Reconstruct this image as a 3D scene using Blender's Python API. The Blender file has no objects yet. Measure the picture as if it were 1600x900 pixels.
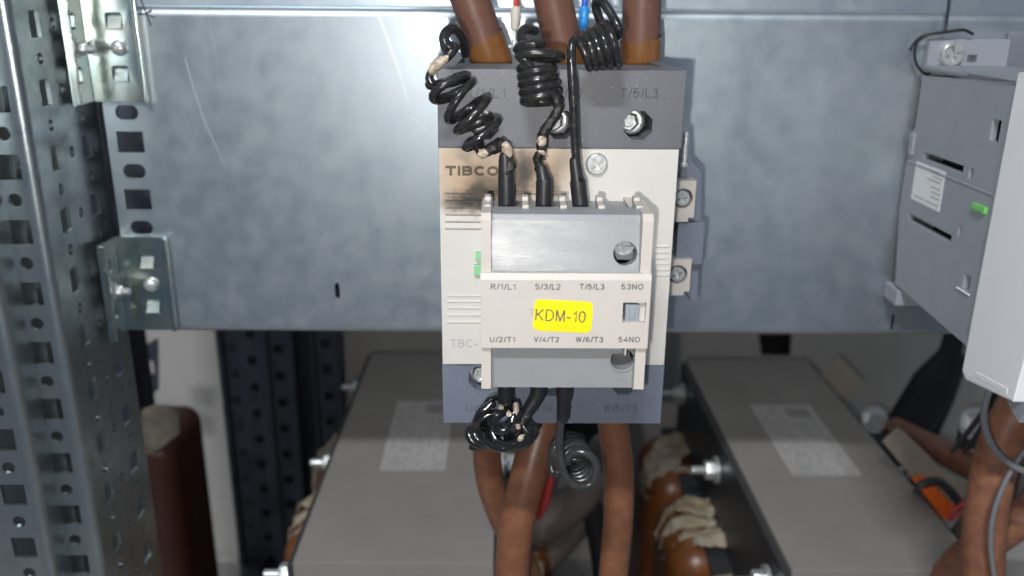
import bpy, bmesh, math, random
from math import sin, cos, pi, radians
from mathutils import Vector as V, Matrix, noise
random.seed(7)
SC = bpy.context.scene
COL = SC.collection
S = 0.001                                    # everything below is written in millimetres

# ------------------------------------------------------------------ camera, world, lamps, exposure
FPX = 1350.0                                 # focal length in pixels of the 1600 px wide photograph
RM = (Matrix.Rotation(radians(-0.6), 3, 'Z') @ Matrix.Rotation(radians(90 - 18.4), 3, 'X') @ Matrix.Rotation(radians(0.5), 3, 'Z'))
cd = bpy.data.cameras.new('camera'); cam = bpy.data.objects.new('camera', cd); COL.objects.link(cam)
cam.matrix_world = RM.to_4x4()
cd.sensor_width = 36; cd.lens = 36 * FPX / 1600; cd.clip_start = 0.01; cd.clip_end = 50
cd.dof.use_dof = True; cd.dof.focus_distance = 0.262; cd.dof.aperture_fstop = 11.0
SC.camera = cam

w = bpy.data.worlds.new('World'); SC.world = w; w.use_nodes = True
wn, wl = w.node_tree.nodes, w.node_tree.links
bg = wn['Background']
tc = wn.new('ShaderNodeTexCoord'); sx = wn.new('ShaderNodeSeparateXYZ'); wl.new(tc.outputs['Generated'], sx.inputs[0])
cr = wn.new('ShaderNodeValToRGB')            # the room: pale ceiling, dimmer floor
mr = wn.new('ShaderNodeMapRange'); mr.inputs[1].default_value = -1; mr.inputs[2].default_value = 1
wl.new(sx.outputs['Z'], mr.inputs[0]); wl.new(mr.outputs[0], cr.inputs[0])
cr.color_ramp.elements[0].color = (0.16, 0.17, 0.19, 1); cr.color_ramp.elements[1].color = (0.75, 0.83, 0.92, 1)
e = cr.color_ramp.elements.new(0.45); e.color = (0.38, 0.53, 0.74, 1)
e = cr.color_ramp.elements.new(0.62); e.color = (0.75, 0.88, 1.02, 1)
wl.new(cr.outputs[0], bg.inputs['Color']); bg.inputs['Strength'].default_value = 0.19


def aim(o, loc, target):
    o.location = V(loc) * S
    o.rotation_euler = (V(target) - V(loc)).to_track_quat('-Z', 'Y').to_euler()


fl = bpy.data.lights.new('phone_flash', 'POINT'); fl.energy = 2.15; fl.shadow_soft_size = 0.0021; fl.color = (1, 0.965, 0.915)
flo = bpy.data.objects.new('phone_flash', fl); COL.objects.link(flo); flo.location = (-0.0085, -0.002, -0.0115)
ce = bpy.data.lights.new('room_ceiling_light', 'AREA'); ce.shape = 'RECTANGLE'; ce.size = 0.4; ce.size_y = 0.05; ce.energy = 30; ce.color = (0.95, 0.98, 1)
ceo = bpy.data.objects.new('room_ceiling_light', ce); COL.objects.link(ceo); aim(ceo, (-300, -1030, 1230), (80, 400, -200))
wi = bpy.data.lights.new('plate_streak_lamp', 'AREA'); wi.shape = 'RECTANGLE'; wi.size = 0.075; wi.size_y = 0.34; wi.energy = 0.10; wi.color = (0.85, 0.93, 1)  # narrow strip lamp added so the plate reflects a pale upright streak
wio = bpy.data.objects.new('plate_streak_lamp', wi); COL.objects.link(wio); aim(wio, (650, -1200, -265), (150, 370, -60))

SC.view_settings.view_transform = 'Standard'; SC.view_settings.look = 'None'
SC.view_settings.exposure = 0.0; SC.view_settings.gamma = 1
SC.render.engine = 'CYCLES'
SC.cycles.max_bounces = 8

# ------------------------------------------------------------------ photo measurements -> points in the cabinet (mm)


def ray(px, py): return RM @ V(((px - 800) / FPX, (450 - py) / FPX, -1))
def P(px, py, Y): d = ray(px, py); return d * (Y / d.y)
def PX(px, py, X): d = ray(px, py); return d * (X / d.x)
def PZ(px, py, Z): d = ray(px, py); return d * (Z / d.z)
def mmpp(px, py, Y): return P(px, py, Y).y / ray(px, py).y / FPX     # mm per photo pixel there


# ------------------------------------------------------------------ materials
MATS = {}


def mat(name, col, rough=0.5, metal=0.0, spec=0.5, bump=0.0, bscale=900, var=0.0, vscale=150, var2=None, rvar=0.0, coat=0.0, trans=0.0, stretch=None, speck=0.0):
    m = bpy.data.materials.new(name); m.use_nodes = True
    nt = m.node_tree; n, l = nt.nodes, nt.links
    b = n['Principled BSDF']
    b.inputs['Base Color'].default_value = (*col, 1); b.inputs['Roughness'].default_value = rough
    b.inputs['Metallic'].default_value = metal; b.inputs['Specular IOR Level'].default_value = spec
    if coat: b.inputs['Coat Weight'].default_value = coat; b.inputs['Coat Roughness'].default_value = 0.15
    if trans: b.inputs['Transmission Weight'].default_value = trans
    t = n.new('ShaderNodeTexCoord'); src = t.outputs['Object']
    if stretch:
        mp = n.new('ShaderNodeMapping'); mp.inputs['Scale'].default_value = stretch; l.new(src, mp.inputs[0]); src = mp.outputs[0]
    if var or rvar:
        nz = n.new('ShaderNodeTexNoise'); nz.inputs['Scale'].default_value = vscale; nz.inputs['Detail'].default_value = 6; nz.inputs['Roughness'].default_value = 0.62
        l.new(src, nz.inputs['Vector'])
        if var:
            mx = n.new('ShaderNodeMix'); mx.data_type = 'RGBA'
            c2 = var2 or tuple(c * (1 - var) for c in col)
            ra = n.new('ShaderNodeMapRange'); ra.inputs[1].default_value = 0.36; ra.inputs[2].default_value = 0.68
            l.new(nz.outputs['Fac'], ra.inputs[0]); l.new(ra.outputs[0], mx.inputs[0])
            mx.inputs[6].default_value = (*col, 1); mx.inputs[7].default_value = (*c2, 1)
            l.new(mx.outputs[2], b.inputs['Base Color'])
        if rvar:
            rr = n.new('ShaderNodeMapRange'); rr.inputs[1].default_value = 0.3; rr.inputs[2].default_value = 0.72
            rr.inputs[3].default_value = max(0.02, rough - rvar); rr.inputs[4].default_value = rough + rvar
            l.new(nz.outputs['Fac'], rr.inputs[0]); l.new(rr.outputs[0], b.inputs['Roughness'])
    if speck:                                            # specks of pale dust
        vo = n.new('ShaderNodeTexVoronoi'); vo.inputs['Scale'].default_value = 700; l.new(t.outputs['Object'], vo.inputs['Vector'])
        sn = n.new('ShaderNodeSeparateColor'); l.new(vo.outputs['Color'], sn.inputs[0])
        g1 = n.new('ShaderNodeMath'); g1.operation = 'MULTIPLY'; g1.inputs[1].default_value = 0.34; l.new(sn.outputs[0], g1.inputs[0])
        g3 = n.new('ShaderNodeMath'); g3.operation = 'LESS_THAN'; l.new(vo.outputs['Distance'], g3.inputs[0])
        g4 = n.new('ShaderNodeMath'); g4.operation = 'SUBTRACT'; l.new(g1.outputs[0], g4.inputs[0]); g4.inputs[1].default_value = 0.19; l.new(g4.outputs[0], g3.inputs[1])
        g5 = n.new('ShaderNodeMath'); g5.operation = 'MULTIPLY'; l.new(g3.outputs[0], g5.inputs[0]); g5.inputs[1].default_value = speck
        ms = n.new('ShaderNodeMix'); ms.data_type = 'RGBA'; l.new(g5.outputs[0], ms.inputs[0])
        if b.inputs['Base Color'].links: l.new(b.inputs['Base Color'].links[0].from_socket, ms.inputs[6])
        else: ms.inputs[6].default_value = (*col, 1)
        ms.inputs[7].default_value = (0.6, 0.58, 0.55, 1); l.new(ms.outputs[2], b.inputs['Base Color'])
    if bump:
        bn = n.new('ShaderNodeTexNoise'); bn.inputs['Scale'].default_value = bscale; bn.inputs['Detail'].default_value = 3
        l.new(src, bn.inputs['Vector'])
        bu = n.new('ShaderNodeBump'); bu.inputs['Strength'].default_value = bump; bu.inputs['Distance'].default_value = 0.0004
        l.new(bn.outputs['Fac'], bu.inputs['Height']); l.new(bu.outputs[0], b.inputs['Normal'])
    MATS[name] = m
    return m


def stain(m, blobs):
    """Soot and heat browning with shapes of their own on a plastic cover. blob: centre mm, rx, rz mm, strength, colour."""
    nt = m.node_tree; n, l = nt.nodes, nt.links; b = n['Principled BSDF']
    g = n.new('ShaderNodeNewGeometry')
    nz = n.new('ShaderNodeTexNoise'); nz.inputs['Scale'].default_value = 190; nz.inputs['Detail'].default_value = 9; nz.inputs['Roughness'].default_value = .68
    l.new(g.outputs['Position'], nz.inputs['Vector'])
    ad = n.new('ShaderNodeVectorMath'); ad.operation = 'SUBTRACT'; ad.inputs[1].default_value = (.5, .5, .5); l.new(nz.outputs['Color'], ad.inputs[0])
    sc = n.new('ShaderNodeVectorMath'); sc.operation = 'SCALE'; sc.inputs['Scale'].default_value = 0.008; l.new(ad.outputs[0], sc.inputs[0])
    wp = n.new('ShaderNodeVectorMath'); wp.operation = 'ADD'; l.new(g.outputs['Position'], wp.inputs[0]); l.new(sc.outputs[0], wp.inputs[1])
    old = b.inputs['Base Color'].links[0].from_socket if b.inputs['Base Color'].links else None
    for c, rx, rz, st, colr in blobs:
        su = n.new('ShaderNodeVectorMath'); su.operation = 'SUBTRACT'; su.inputs[1].default_value = V(c) * S; l.new(wp.outputs[0], su.inputs[0])
        di = n.new('ShaderNodeVectorMath'); di.operation = 'MULTIPLY'; di.inputs[1].default_value = (1 / (rx * S), 0, 1 / (rz * S)); l.new(su.outputs[0], di.inputs[0])
        le = n.new('ShaderNodeVectorMath'); le.operation = 'LENGTH'; l.new(di.outputs[0], le.inputs[0])
        ra = n.new('ShaderNodeMapRange'); ra.interpolation_type = 'SMOOTHSTEP'
        ra.inputs[1].default_value = 1.0; ra.inputs[2].default_value = 0.1; ra.inputs[3].default_value = 0; ra.inputs[4].default_value = st
        l.new(le.outputs['Value'], ra.inputs[0])
        mx = n.new('ShaderNodeMix'); mx.data_type = 'RGBA'; l.new(ra.outputs[0], mx.inputs[0])
        if old: l.new(old, mx.inputs[6])
        else: mx.inputs[6].default_value = b.inputs['Base Color'].default_value
        mx.inputs[7].default_value = (*colr, 1); old = mx.outputs[2]
    l.new(old, b.inputs['Base Color'])


mat('galvanized', (0.45, 0.52, 0.575), 0.43, 0.93, bump=0.07, bscale=900, var=0.12, vscale=95, var2=(0.485, 0.54, 0.58), rvar=0.045, coat=0.8, speck=.3)
m_ = MATS['galvanized']; nt_ = m_.node_tree                # faint smudges and fine zinc grain over the sheet
_b = nt_.nodes['Principled BSDF']; _s = nt_.nodes.new('ShaderNodeTexNoise'); _s.inputs['Scale'].default_value = 20; _s.inputs['Detail'].default_value = 9; _s.inputs['Roughness'].default_value = .72; _s.inputs['Distortion'].default_value = 1.4
_t = nt_.nodes.new('ShaderNodeTexCoord'); nt_.links.new(_t.outputs['Object'], _s.inputs['Vector'])
_r = nt_.nodes.new('ShaderNodeMapRange'); _r.inputs[1].default_value = .50; _r.inputs[2].default_value = .66; _r.inputs[4].default_value = .28; nt_.links.new(_s.outputs['Fac'], _r.inputs[0])
_m = nt_.nodes.new('ShaderNodeMix'); _m.data_type = 'RGBA'; nt_.links.new(_r.outputs[0], _m.inputs[0]); nt_.links.new(_b.inputs['Base Color'].links[0].from_socket, _m.inputs[6]); _m.inputs[7].default_value = (.53, .575, .60, 1); nt_.links.new(_m.outputs[2], _b.inputs['Base Color'])
mat('post_steel', (0.49, 0.555, 0.58), 0.34, 0.95, bump=0.06, bscale=600, var=0.25, vscale=110, rvar=0.08)
mat('rear_steel_shaded', (0.10, 0.115, 0.15), 0.42, 0.8, var=0.3, vscale=60)  # steel made darker: the dark surroundings it would reflect are put into its colour
mat('bracket_zinc', (0.56, 0.68, 0.68), 0.23, 1.0, var=0.15, vscale=90, var2=(0.70, 0.70, 0.62), rvar=0.04)
mat('screw_zinc', (0.80, 0.83, 0.83), 0.30, 0.68, var=0.4, vscale=700, bump=0.1, bscale=1800)
mat('dark_plastic', (0.118, 0.121, 0.142), 0.48, bump=0.12, bscale=2600, var=0.14, vscale=1400, speck=.4)
mat('dark_relief_shade', (0.06, 0.063, 0.078), 0.5)  # darker than the housing: relief shade of the moulded letters put into colour
mat('lower_plastic', (0.132, 0.152, 0.198), 0.46, bump=0.1, bscale=2600, var=0.08, vscale=300, speck=.3)
mat('lower_relief_shade', (0.078, 0.09, 0.12), 0.5)  # the lower letters' relief shade, also painted as a darker tone
mat('cream_plastic', (0.55, 0.532, 0.502), 0.45, bump=0.06, bscale=2600, var=0.04, vscale=90)
mat('module_cream', (0.475, 0.442, 0.41), 0.45, bump=0.05, bscale=2600, var=0.05, vscale=120)
mat('module_grey', (0.235, 0.243, 0.256), 0.375, spec=0.5, bump=0.12, bscale=2200, var=0.07, vscale=260, rvar=0.07, stretch=(0.35, 1, 1), speck=.25)
mat('slider_grey', (0.25, 0.275, 0.31), 0.4)
mat('print_dark', (0.075, 0.075, 0.085), 0.6)
mat('print_grey', (0.36, 0.36, 0.36), 0.6)
mat('print_brown', (0.10, 0.075, 0.05), 0.6)
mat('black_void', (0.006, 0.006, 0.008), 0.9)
mat('sticker_yellow', (0.82, 0.65, 0.006), 0.38, var=0.1, vscale=90, bump=.05, bscale=300)
mat('black_rubber', (0.013, 0.013, 0.015), 0.21, bump=0.25, bscale=700, var=0.4, vscale=500, var2=(0.03, 0.029, 0.028), rvar=0.1)
mat('molten_rubber', (0.008, 0.008, 0.009), 0.12, bump=0.9, bscale=420, coat=1.0)
mat('charred_rubber', (0.012, 0.011, 0.010), 0.5, bump=0.9, bscale=900)
mat('spring_rubber', (0.036, 0.036, 0.038), 0.24, bump=0.1, bscale=900, var=0.4, vscale=500)
mat('shrink_sleeve', (0.020, 0.021, 0.025), 0.42, bump=0.1, bscale=900, var=0.3, vscale=400)
mat('glass_braid', (0.62, 0.52, 0.42), 0.8, bump=0.8, bscale=1500, var=0.5, vscale=900, var2=(0.16, 0.12, 0.09))
mat('brown_cable', (0.195, 0.082, 0.043), 0.36, bump=0.08, bscale=700, var=0.3, vscale=200, rvar=.08, speck=.3)
mat('brown_dusty', (0.25, 0.11, 0.058), 0.5, bump=0.1, bscale=700, var=0.4, vscale=170, var2=(0.15, 0.06, 0.04))
mat('amber_sleeve', (0.20, 0.085, 0.028), 0.25, var=0.15, vscale=200, coat=0.3)
mat('varnished_coil', (0.19, 0.066, 0.02), 0.35, var=0.35, vscale=70, bump=0.1, bscale=200)
mat('dull_pad', (0.21, 0.185, 0.14), 0.85, bump=0.6, bscale=260, var=0.4, vscale=90)  # darker, duller beige than the cotton tape
mat('brown_matte', (0.165, 0.078, 0.056), 0.42, bump=0.08, bscale=700, var=0.25, vscale=220, rvar=.06, speck=.3)
mat('dark_coil', (0.06, 0.02, 0.011), 0.45, var=0.3, vscale=60)
mat('cotton_tape', (0.43, 0.395, 0.325), 0.6, bump=0.7, bscale=260, var=0.45, vscale=80, var2=(0.24, 0.165, 0.085))
mat('core_paint', (0.225, 0.207, 0.193), 0.4, bump=0.08, bscale=700, var=0.15, vscale=14, rvar=.09)
mat('clamp_black', (0.03, 0.032, 0.036), 0.45)
mat('label_silver', (0.42, 0.405, 0.40), 0.42, 0.2, var=0.12, vscale=60)
mat('label_ink', (0.25, 0.24, 0.235), 0.6)
mat('paper_white', (0.72, 0.73, 0.74), 0.6)
mat('device_grey', (0.27, 0.292, 0.33), 0.5, bump=0.06, bscale=2000, var=0.08, vscale=60)
mat('device_white', (0.80, 0.81, 0.84), 0.45, bump=0.03, bscale=2000, var=0.03, vscale=60)
mat('green_plastic', (0.16, 0.50, 0.12), 0.4)
mat('pale_green', (0.22, 0.50, 0.26), 0.4)
mat('wall_paint', (0.42, 0.405, 0.39), 0.6, bump=0.05, bscale=400, var=0.06, vscale=12)
mat('floor_paint', (0.28, 0.27, 0.26), 0.6, var=0.2, vscale=20)
mat('red_wire', (0.48, 0.035, 0.035), 0.35)
mat('blue_wire', (0.03, 0.12, 0.55), 0.35)
mat('blue_ferrule', (0.03, 0.28, 0.75), 0.3)
mat('white_ferrule', (0.62, 0.57, 0.50), 0.4)
mat('thin_black', (0.012, 0.012, 0.014), 0.4)
mat('grey_wire', (0.16, 0.165, 0.18), 0.4)
mat('grey_cable', (0.135, 0.108, 0.098), 0.55, var=0.2, vscale=80)
mat('mesh_sleeve', (0.010, 0.010, 0.013), 0.75, bump=0.8, bscale=500)
mat('orange_plastic', (0.80, 0.14, 0.02), 0.4)
mat('marker_ink', (0.012, 0.014, 0.02), 0.6)
mat('scratch_bright', (0.60, 0.64, 0.66), 0.5, 1.0)
mat('board_beige', (0.36, 0.31, 0.24), 0.7, var=0.15, vscale=60)

# ------------------------------------------------------------------ objects
ORG = {}


def tag(o, label=None, cat=None, group=None, kind=None):
    if label: o['label'] = label
    if cat: o['category'] = cat
    if group: o['group'] = group
    if kind: o['kind'] = kind
    return o


def thing(name, loc, label, cat, group=None):
    o = bpy.data.objects.new(name, None); COL.objects.link(o)
    o.empty_display_size = 0.01; o.location = V(loc) * S; ORG[o.name] = V(loc)
    return tag(o, label, cat, group)


def obj(name, bm, m, parent=None, sharp=38):
    """bm is in mm, in cabinet coordinates; a child keeps its thing's origin."""
    if parent: org = ORG[parent.name]
    else:
        xs = [v.co for v in bm.verts]
        org = V((sum(v.x for v in xs) / len(xs), sum(v.y for v in xs) / len(xs), min(v.z for v in xs)))
    bmesh.ops.recalc_face_normals(bm, faces=bm.faces)
    for v in bm.verts: v.co = (v.co - org) * S
    me = bpy.data.meshes.new(name); bm.to_mesh(me); bm.free()
    me.polygons.foreach_set('use_smooth', [True] * len(me.polygons))
    me.set_sharp_from_angle(angle=radians(sharp))
    me.materials.append(MATS[m])
    o = bpy.data.objects.new(name, me); COL.objects.link(o)
    if sharp > 30:
        wm = o.modifiers.new('even_normals', 'WEIGHTED_NORMAL'); wm.keep_sharp = True; wm.weight = 60
    if parent: o.parent = parent
    else: o.location = org * S
    ORG[o.name] = org
    return o


def dup(root, delta):
    r = root.copy(); COL.objects.link(r); r.location = root.location + V(delta) * S
    ORG[r.name] = ORG[root.name] + V(delta)

    def kids(a, b):
        for ch in list(a.children):
            c = ch.copy(); COL.objects.link(c); c.parent = b; ORG[c.name] = ORG[r.name]
            kids(ch, c)
    kids(root, r)
    return r


# ------------------------------------------------------------------ geometry


def box(bm, a, b, bev=0.0, seg=2):
    a, b = V(a), V(b)
    lo = V(map(min, a, b)); hi = V(map(max, a, b))
    r = bmesh.ops.create_cube(bm, size=1)
    for v in r['verts']: v.co = V((lo.x + (v.co.x + .5) * (hi.x - lo.x), lo.y + (v.co.y + .5) * (hi.y - lo.y), lo.z + (v.co.z + .5) * (hi.z - lo.z)))
    if bev:
        es = list({e for v in r['verts'] for e in v.link_edges})
        bmesh.ops.bevel(bm, geom=es, offset=bev, segments=seg, profile=0.5, affect='EDGES')
    return bm


def merge(bm, other):
    me = bpy.data.meshes.new('tmp'); other.to_mesh(me); bm.from_mesh(me); bpy.data.meshes.remove(me); other.free()


def sheet(bm, frame, outline, holes=(), thick=1.0, bev=0.0, seg=2):
    """A plate with real openings. frame = (origin, u, v, n): 2-D mm points go along u, v; thickness along n."""
    o, u, v, n = map(V, frame)
    t = bmesh.new(); edges = []
    for lp in [outline] + list(holes):
        vs = [t.verts.new(o + u * p[0] + v * p[1]) for p in lp]
        for i in range(len(vs)): edges.append(t.edges.new((vs[i], vs[(i + 1) % len(vs)])))
    bmesh.ops.triangle_fill(t, use_beauty=True, use_dissolve=False, edges=edges)
    bmesh.ops.recalc_face_normals(t, faces=t.faces)
    rim = [e for e in t.edges if len(e.link_faces) == 1]
    r = bmesh.ops.extrude_face_region(t, geom=list(t.faces) + list(t.edges) + list(t.verts), use_keep_orig=True)
    for el in r['geom']:
        if isinstance(el, bmesh.types.BMVert): el.co += n * thick
    if bev:
        rim = [e for e in rim if e.is_valid]
        bmesh.ops.bevel(t, geom=rim, offset=bev, segments=seg, profile=0.5, affect='EDGES', clamp_overlap=True)
    merge(bm, t)
    return bm


def ngon(cx, cy, r, n, rot=0.0): return [(cx + r * cos(rot + 2 * pi * i / n), cy + r * sin(rot + 2 * pi * i / n)) for i in range(n)]
def rect(cx, cy, w, h): return [(cx - w / 2, cy - h / 2), (cx + w / 2, cy - h / 2), (cx + w / 2, cy + h / 2), (cx - w / 2, cy + h / 2)]


def rrect(cx, cy, w, h, r, n=4, rot=0.0):
    pts = []
    for k, (sx_, sy_) in enumerate(((1, 1), (-1, 1), (-1, -1), (1, -1))):
        for i in range(n + 1):
            a = pi / 2 * (k + i / n)
            x, y = sx_ * (w / 2 - r) + r * cos(a), sy_ * (h / 2 - r) + r * sin(a)
            pts.append((cx + x * cos(rot) - y * sin(rot), cy + x * sin(rot) + y * cos(rot)))
    return pts


def spline(pts, n=10):
    pts = [V(p) for p in pts]
    q = [pts[0] * 2 - pts[1]] + pts + [pts[-1] * 2 - pts[-2]]
    out = []
    for i in range(1, len(q) - 2):
        for k in range(n):
            t = k / n; a, b, c, d = q[i - 1], q[i], q[i + 1], q[i + 2]
            out.append(0.5 * ((2 * b) + (c - a) * t + (2 * a - 5 * b + 4 * c - d) * t * t + (3 * b - a - 3 * c + d) * t ** 3))
    out.append(pts[-1])
    return out


def tube(bm, pts, r, seg=14, cap=True, flat=1.0):
    pts = [V(p) for p in pts]; N = len(pts)
    if not callable(r):
        r0 = r; r = (lambda t: r0) if not isinstance(r0, (list, tuple)) else (lambda t: r0[min(int(t * (len(r0) - 1)), len(r0) - 2)] + (r0[min(int(t * (len(r0) - 1)), len(r0) - 2) + 1] - r0[min(int(t * (len(r0) - 1)), len(r0) - 2)]) * (t * (len(r0) - 1) - min(int(t * (len(r0) - 1)), len(r0) - 2)))
    tan = [(pts[min(i + 1, N - 1)] - pts[max(i - 1, 0)]).normalized() for i in range(N)]
    up = V((0, -1, 0)) if abs(tan[0].y) < 0.9 else V((0, 0, 1))
    u = (up - tan[0] * up.dot(tan[0])).normalized(); rings = []
    for i in range(N):
        u = (u - tan[i] * u.dot(tan[i])).normalized(); v = tan[i].cross(u); rr = r(i / (N - 1))
        rings.append([bm.verts.new(pts[i] + (u * cos(2 * pi * k / seg) * flat + v * sin(2 * pi * k / seg)) * rr) for k in range(seg)])
    for i in range(N - 1):
        for k in range(seg): bm.faces.new((rings[i][k], rings[i][(k + 1) % seg], rings[i + 1][(k + 1) % seg], rings[i + 1][k]))
    if cap:
        for j, sg in ((0, -1), (N - 1, 1)):
            rr = r(j / (N - 1)); prev = rings[j]
            c0 = pts[j]
            for s_, k_ in ((0.35, 0.88), (0.55, 0.55)):
                nw = [bm.verts.new(c0 + (vv.co - c0) * k_ + tan[j] * sg * rr * s_) for vv in rings[j]]
                for k in range(seg): bm.faces.new((prev[k], prev[(k + 1) % seg], nw[(k + 1) % seg], nw[k]))
                prev = nw
            bm.faces.new(prev)
    return bm


def coil(axis, r, turns, per=22, phase=0.0, squash=1.0, ref=(0, -1, 0), wob=0.0):
    """Helix about an axis polyline; r(t) radius."""
    ax = spline(axis, 24); N = int(turns * per); out = []
    rf = r if callable(r) else (lambda t: r)
    for i in range(N + 1):
        t = i / N; f = t * (len(ax) - 1); j = min(int(f), len(ax) - 2)
        c = ax[j].lerp(ax[j + 1], f - j); d = (ax[j + 1] - ax[j]).normalized()
        u = (V(ref) - d * V(ref).dot(d)).normalized(); v = d.cross(u); a = phase + 2 * pi * turns * t
        rr = rf(t) * (1 + wob * sin(3.1 * a * 0.37 + 1.3))
        out.append(c + u * cos(a) * rr * squash + v * sin(a) * rr)
    return out


def lathe(bm, o, axis, prof, seg=24):
    """prof: list of (distance along the axis, radius)."""
    o, ax = V(o), V(axis).normalized(); h = V((0, 0, 1)) if abs(ax.z) < .9 else V((1, 0, 0))
    u = ax.cross(h).normalized(); v = ax.cross(u); prev = None
    for d, r in prof:
        cur = [bm.verts.new(o + ax * d + (u * cos(2 * pi * k / seg) + v * sin(2 * pi * k / seg)) * max(r, 1e-4)) for k in range(seg)]
        if prev:
            for k in range(seg): bm.faces.new((prev[k], prev[(k + 1) % seg], cur[(k + 1) % seg], cur[k]))
        else: bm.faces.new(cur)
        prev = cur
    bm.faces.new(prev)
    return bm


def sweep(bm, prof, axis_vec, a, b):
    """Thick open profile (closed loop of points) swept along an axis."""
    av = V(axis_vec); A = [bm.verts.new(V(p) + av * a) for p in prof]; B = [bm.verts.new(V(p) + av * b) for p in prof]
    n = len(prof)
    for i in range(n): bm.faces.new((A[i], A[(i + 1) % n], B[(i + 1) % n], B[i]))
    bm.faces.new(A); bm.faces.new(B)
    return bm


def arc(cx, cy, rx, ry, a0, a1, n=12): return [(cx + rx * cos(radians(a0 + (a1 - a0) * i / n)), cy + ry * sin(radians(a0 + (a1 - a0) * i / n))) for i in range(n + 1)]


GLYPH = {                                                # grotesque capitals as centre lines on a unit cap height: (strokes, width)
    'T': ([[(0, 1), (.64, 1)], [(.32, 1), (.32, 0)]], .64), 'I': ([[(0, 0), (0, 1)]], .0),
    'R': ([[(0, 0), (0, 1)], [(0, 1), (.36, 1)] + arc(.36, .75, .26, .25, 90, -90)[1:] + [(0, .5)], [(.34, .5), (.62, 0)]], .64),
    '/': ([[(0, -.02), (.28, 1.02)]], .28), '1': ([[(0, .74), (.16, .84), (.24, 1), (.24, 0)]], .24), 'L': ([[(0, 1), (0, 0)], [(0, 0), (.5, 0)]], .5),
    'S': ([arc(.31, .75, .28, .25, 25, 180) + arc(.31, .75, .28, .22, 180, 250)[1:] + arc(.31, .27, .31, .27, 70, 0)[0:] + arc(.31, .27, .31, .27, 0, -160)[1:]], .62),
    '3': ([arc(.27, .76, .24, .24, 165, -90) + arc(.27, .26, .28, .26, 90, -165)[1:]], .55), '2': ([arc(.27, .73, .26, .27, 170, -25) + [(.02, .02), (.02, 0), (.55, 0)]], .55),
    '5': ([[(.49, 1), (.09, 1), (.03, .5)] + arc(.27, .32, .27, .32, 145, -160)], .55), '4': ([[(.42, 0), (.42, 1), (0, .27)], [(0, .27), (.58, .27)]], .58),
    '6': ([arc(.28, .31, .27, .31, 0, 360, 22), arc(.33, .5, .32, .5, 50, 200, 14)], .56), 'U': ([[(0, 1), (0, .3)] + arc(.31, .3, .31, .3, 180, 360) + [(.62, 1)]], .62),
    'V': ([[(0, 1), (.32, 0)], [(.32, 0), (.64, 1)]], .64), 'W': ([[(0, 1), (.22, 0)], [(.22, 0), (.45, 1)], [(.45, 1), (.68, 0)], [(.68, 0), (.9, 1)]], .9), 'N': ([[(0, 0), (0, 1)], [(.02, .98), (.58, .02)], [(.6, 0), (.6, 1)]], .6),
    'O': ([arc(.37, .5, .37, .5, 0, 360, 30)], .74), '0': ([arc(.27, .5, .27, .5, 0, 360, 26)], .54), 'K': ([[(0, 0), (0, 1)], [(.6, 1), (0, .4)], [(.2, .58), (.64, 0)]], .64),
    'D': ([[(0, 0), (0, 1)], [(0, 1), (.26, 1)] + arc(.26, .5, .38, .5, 90, -90, 16)[1:] + [(0, 0)]], .64), 'M': ([[(0, 0), (0, 1)], [(.03, 1), (.35, .02)], [(.35, .02), (.67, 1)], [(.7, 1), (.7, 0)]], .7), '-': ([[(0, .36), (.28, .36)]], .28),
    'B': ([[(0, 0), (0, 1)], [(0, 1), (.34, 1)] + arc(.34, .76, .24, .24, 90, -90)[1:] + [(0, .52)], [(.34, .52)] + arc(.34, .26, .28, .26, 90, -90)[1:] + [(0, 0)]], .62), 'C': ([arc(.37, .5, .37, .5, 42, 318, 24)], .68)}


def text_bm(body, frame, wd, ht, thick=0.05, bold=0.14, rot=0.0, gap=.17):
    """Lettering fitted to wd x ht mm, centred on the frame origin; bold = stroke width as a share of the cap height."""
    o, u, v_, n = map(V, frame)
    strokes, x = [], 0.0
    for ch in body:
        st_, w_ = GLYPH[ch]; strokes += [[(px_ + x, py_) for px_, py_ in l_] for l_ in st_]; x += w_ + (gap + bold if ch not in '/' else .10 + bold)
    tot = x - (gap + bold); hw = bold * ht / 2
    bm = bmesh.new()
    for si, l_ in enumerate(strokes):
        q = [V((hw + px_ / tot * (wd - 2 * hw) - wd / 2, hw + py_ * (ht - 2 * hw) - ht / 2)) for px_, py_ in l_]
        closed = (q[0] - q[-1]).length < 1e-6 and len(q) > 3
        if len(q) == 2:
            e_ = (q[1] - q[0]).normalized() * hw * (.98 if abs(q[1].x - q[0].x) < 1e-6 or abs(q[1].y - q[0].y) < 1e-6 else .7); q = [q[0] - e_, q[1] + e_]
        if closed: q = q[:-1]
        N = len(q); L, R = [], []
        for i in range(N):
            a = q[i - 1] if (i or closed) else None; c = q[(i + 1) % N] if (i < N - 1 or closed) else None
            d0 = (q[i] - a).normalized() if a is not None else None; d1 = (c - q[i]).normalized() if c is not None else None
            if d0 is None: d0 = d1
            if d1 is None: d1 = d0
            t_ = d0 + d1; t_ = t_.normalized() if t_.length > .2 else d0
            nn = V((-t_.y, t_.x)); m_ = hw / max(.62, nn.dot(V((-d0.y, d0.x))))
            for lst, sg in ((L, 1), (R, -1)):
                p_ = q[i] + nn * m_ * sg; x_, y_ = p_.x * cos(rot) - p_.y * sin(rot), p_.x * sin(rot) + p_.y * cos(rot)
                lst.append(bm.verts.new(o + u * x_ + v_ * y_ + n * (thick + si * .004)))
        for i in range(N if closed else N - 1): bm.faces.new((L[i], R[i], R[(i + 1) % N], L[(i + 1) % N]))
    return bm


XZ = ((1, 0, 0), (0, 0, 1), (0, 1, 0))           # sheets facing the viewer: u = right, v = up, thickness away


def front(Y): return ((0, Y, 0),) + XZ


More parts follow.
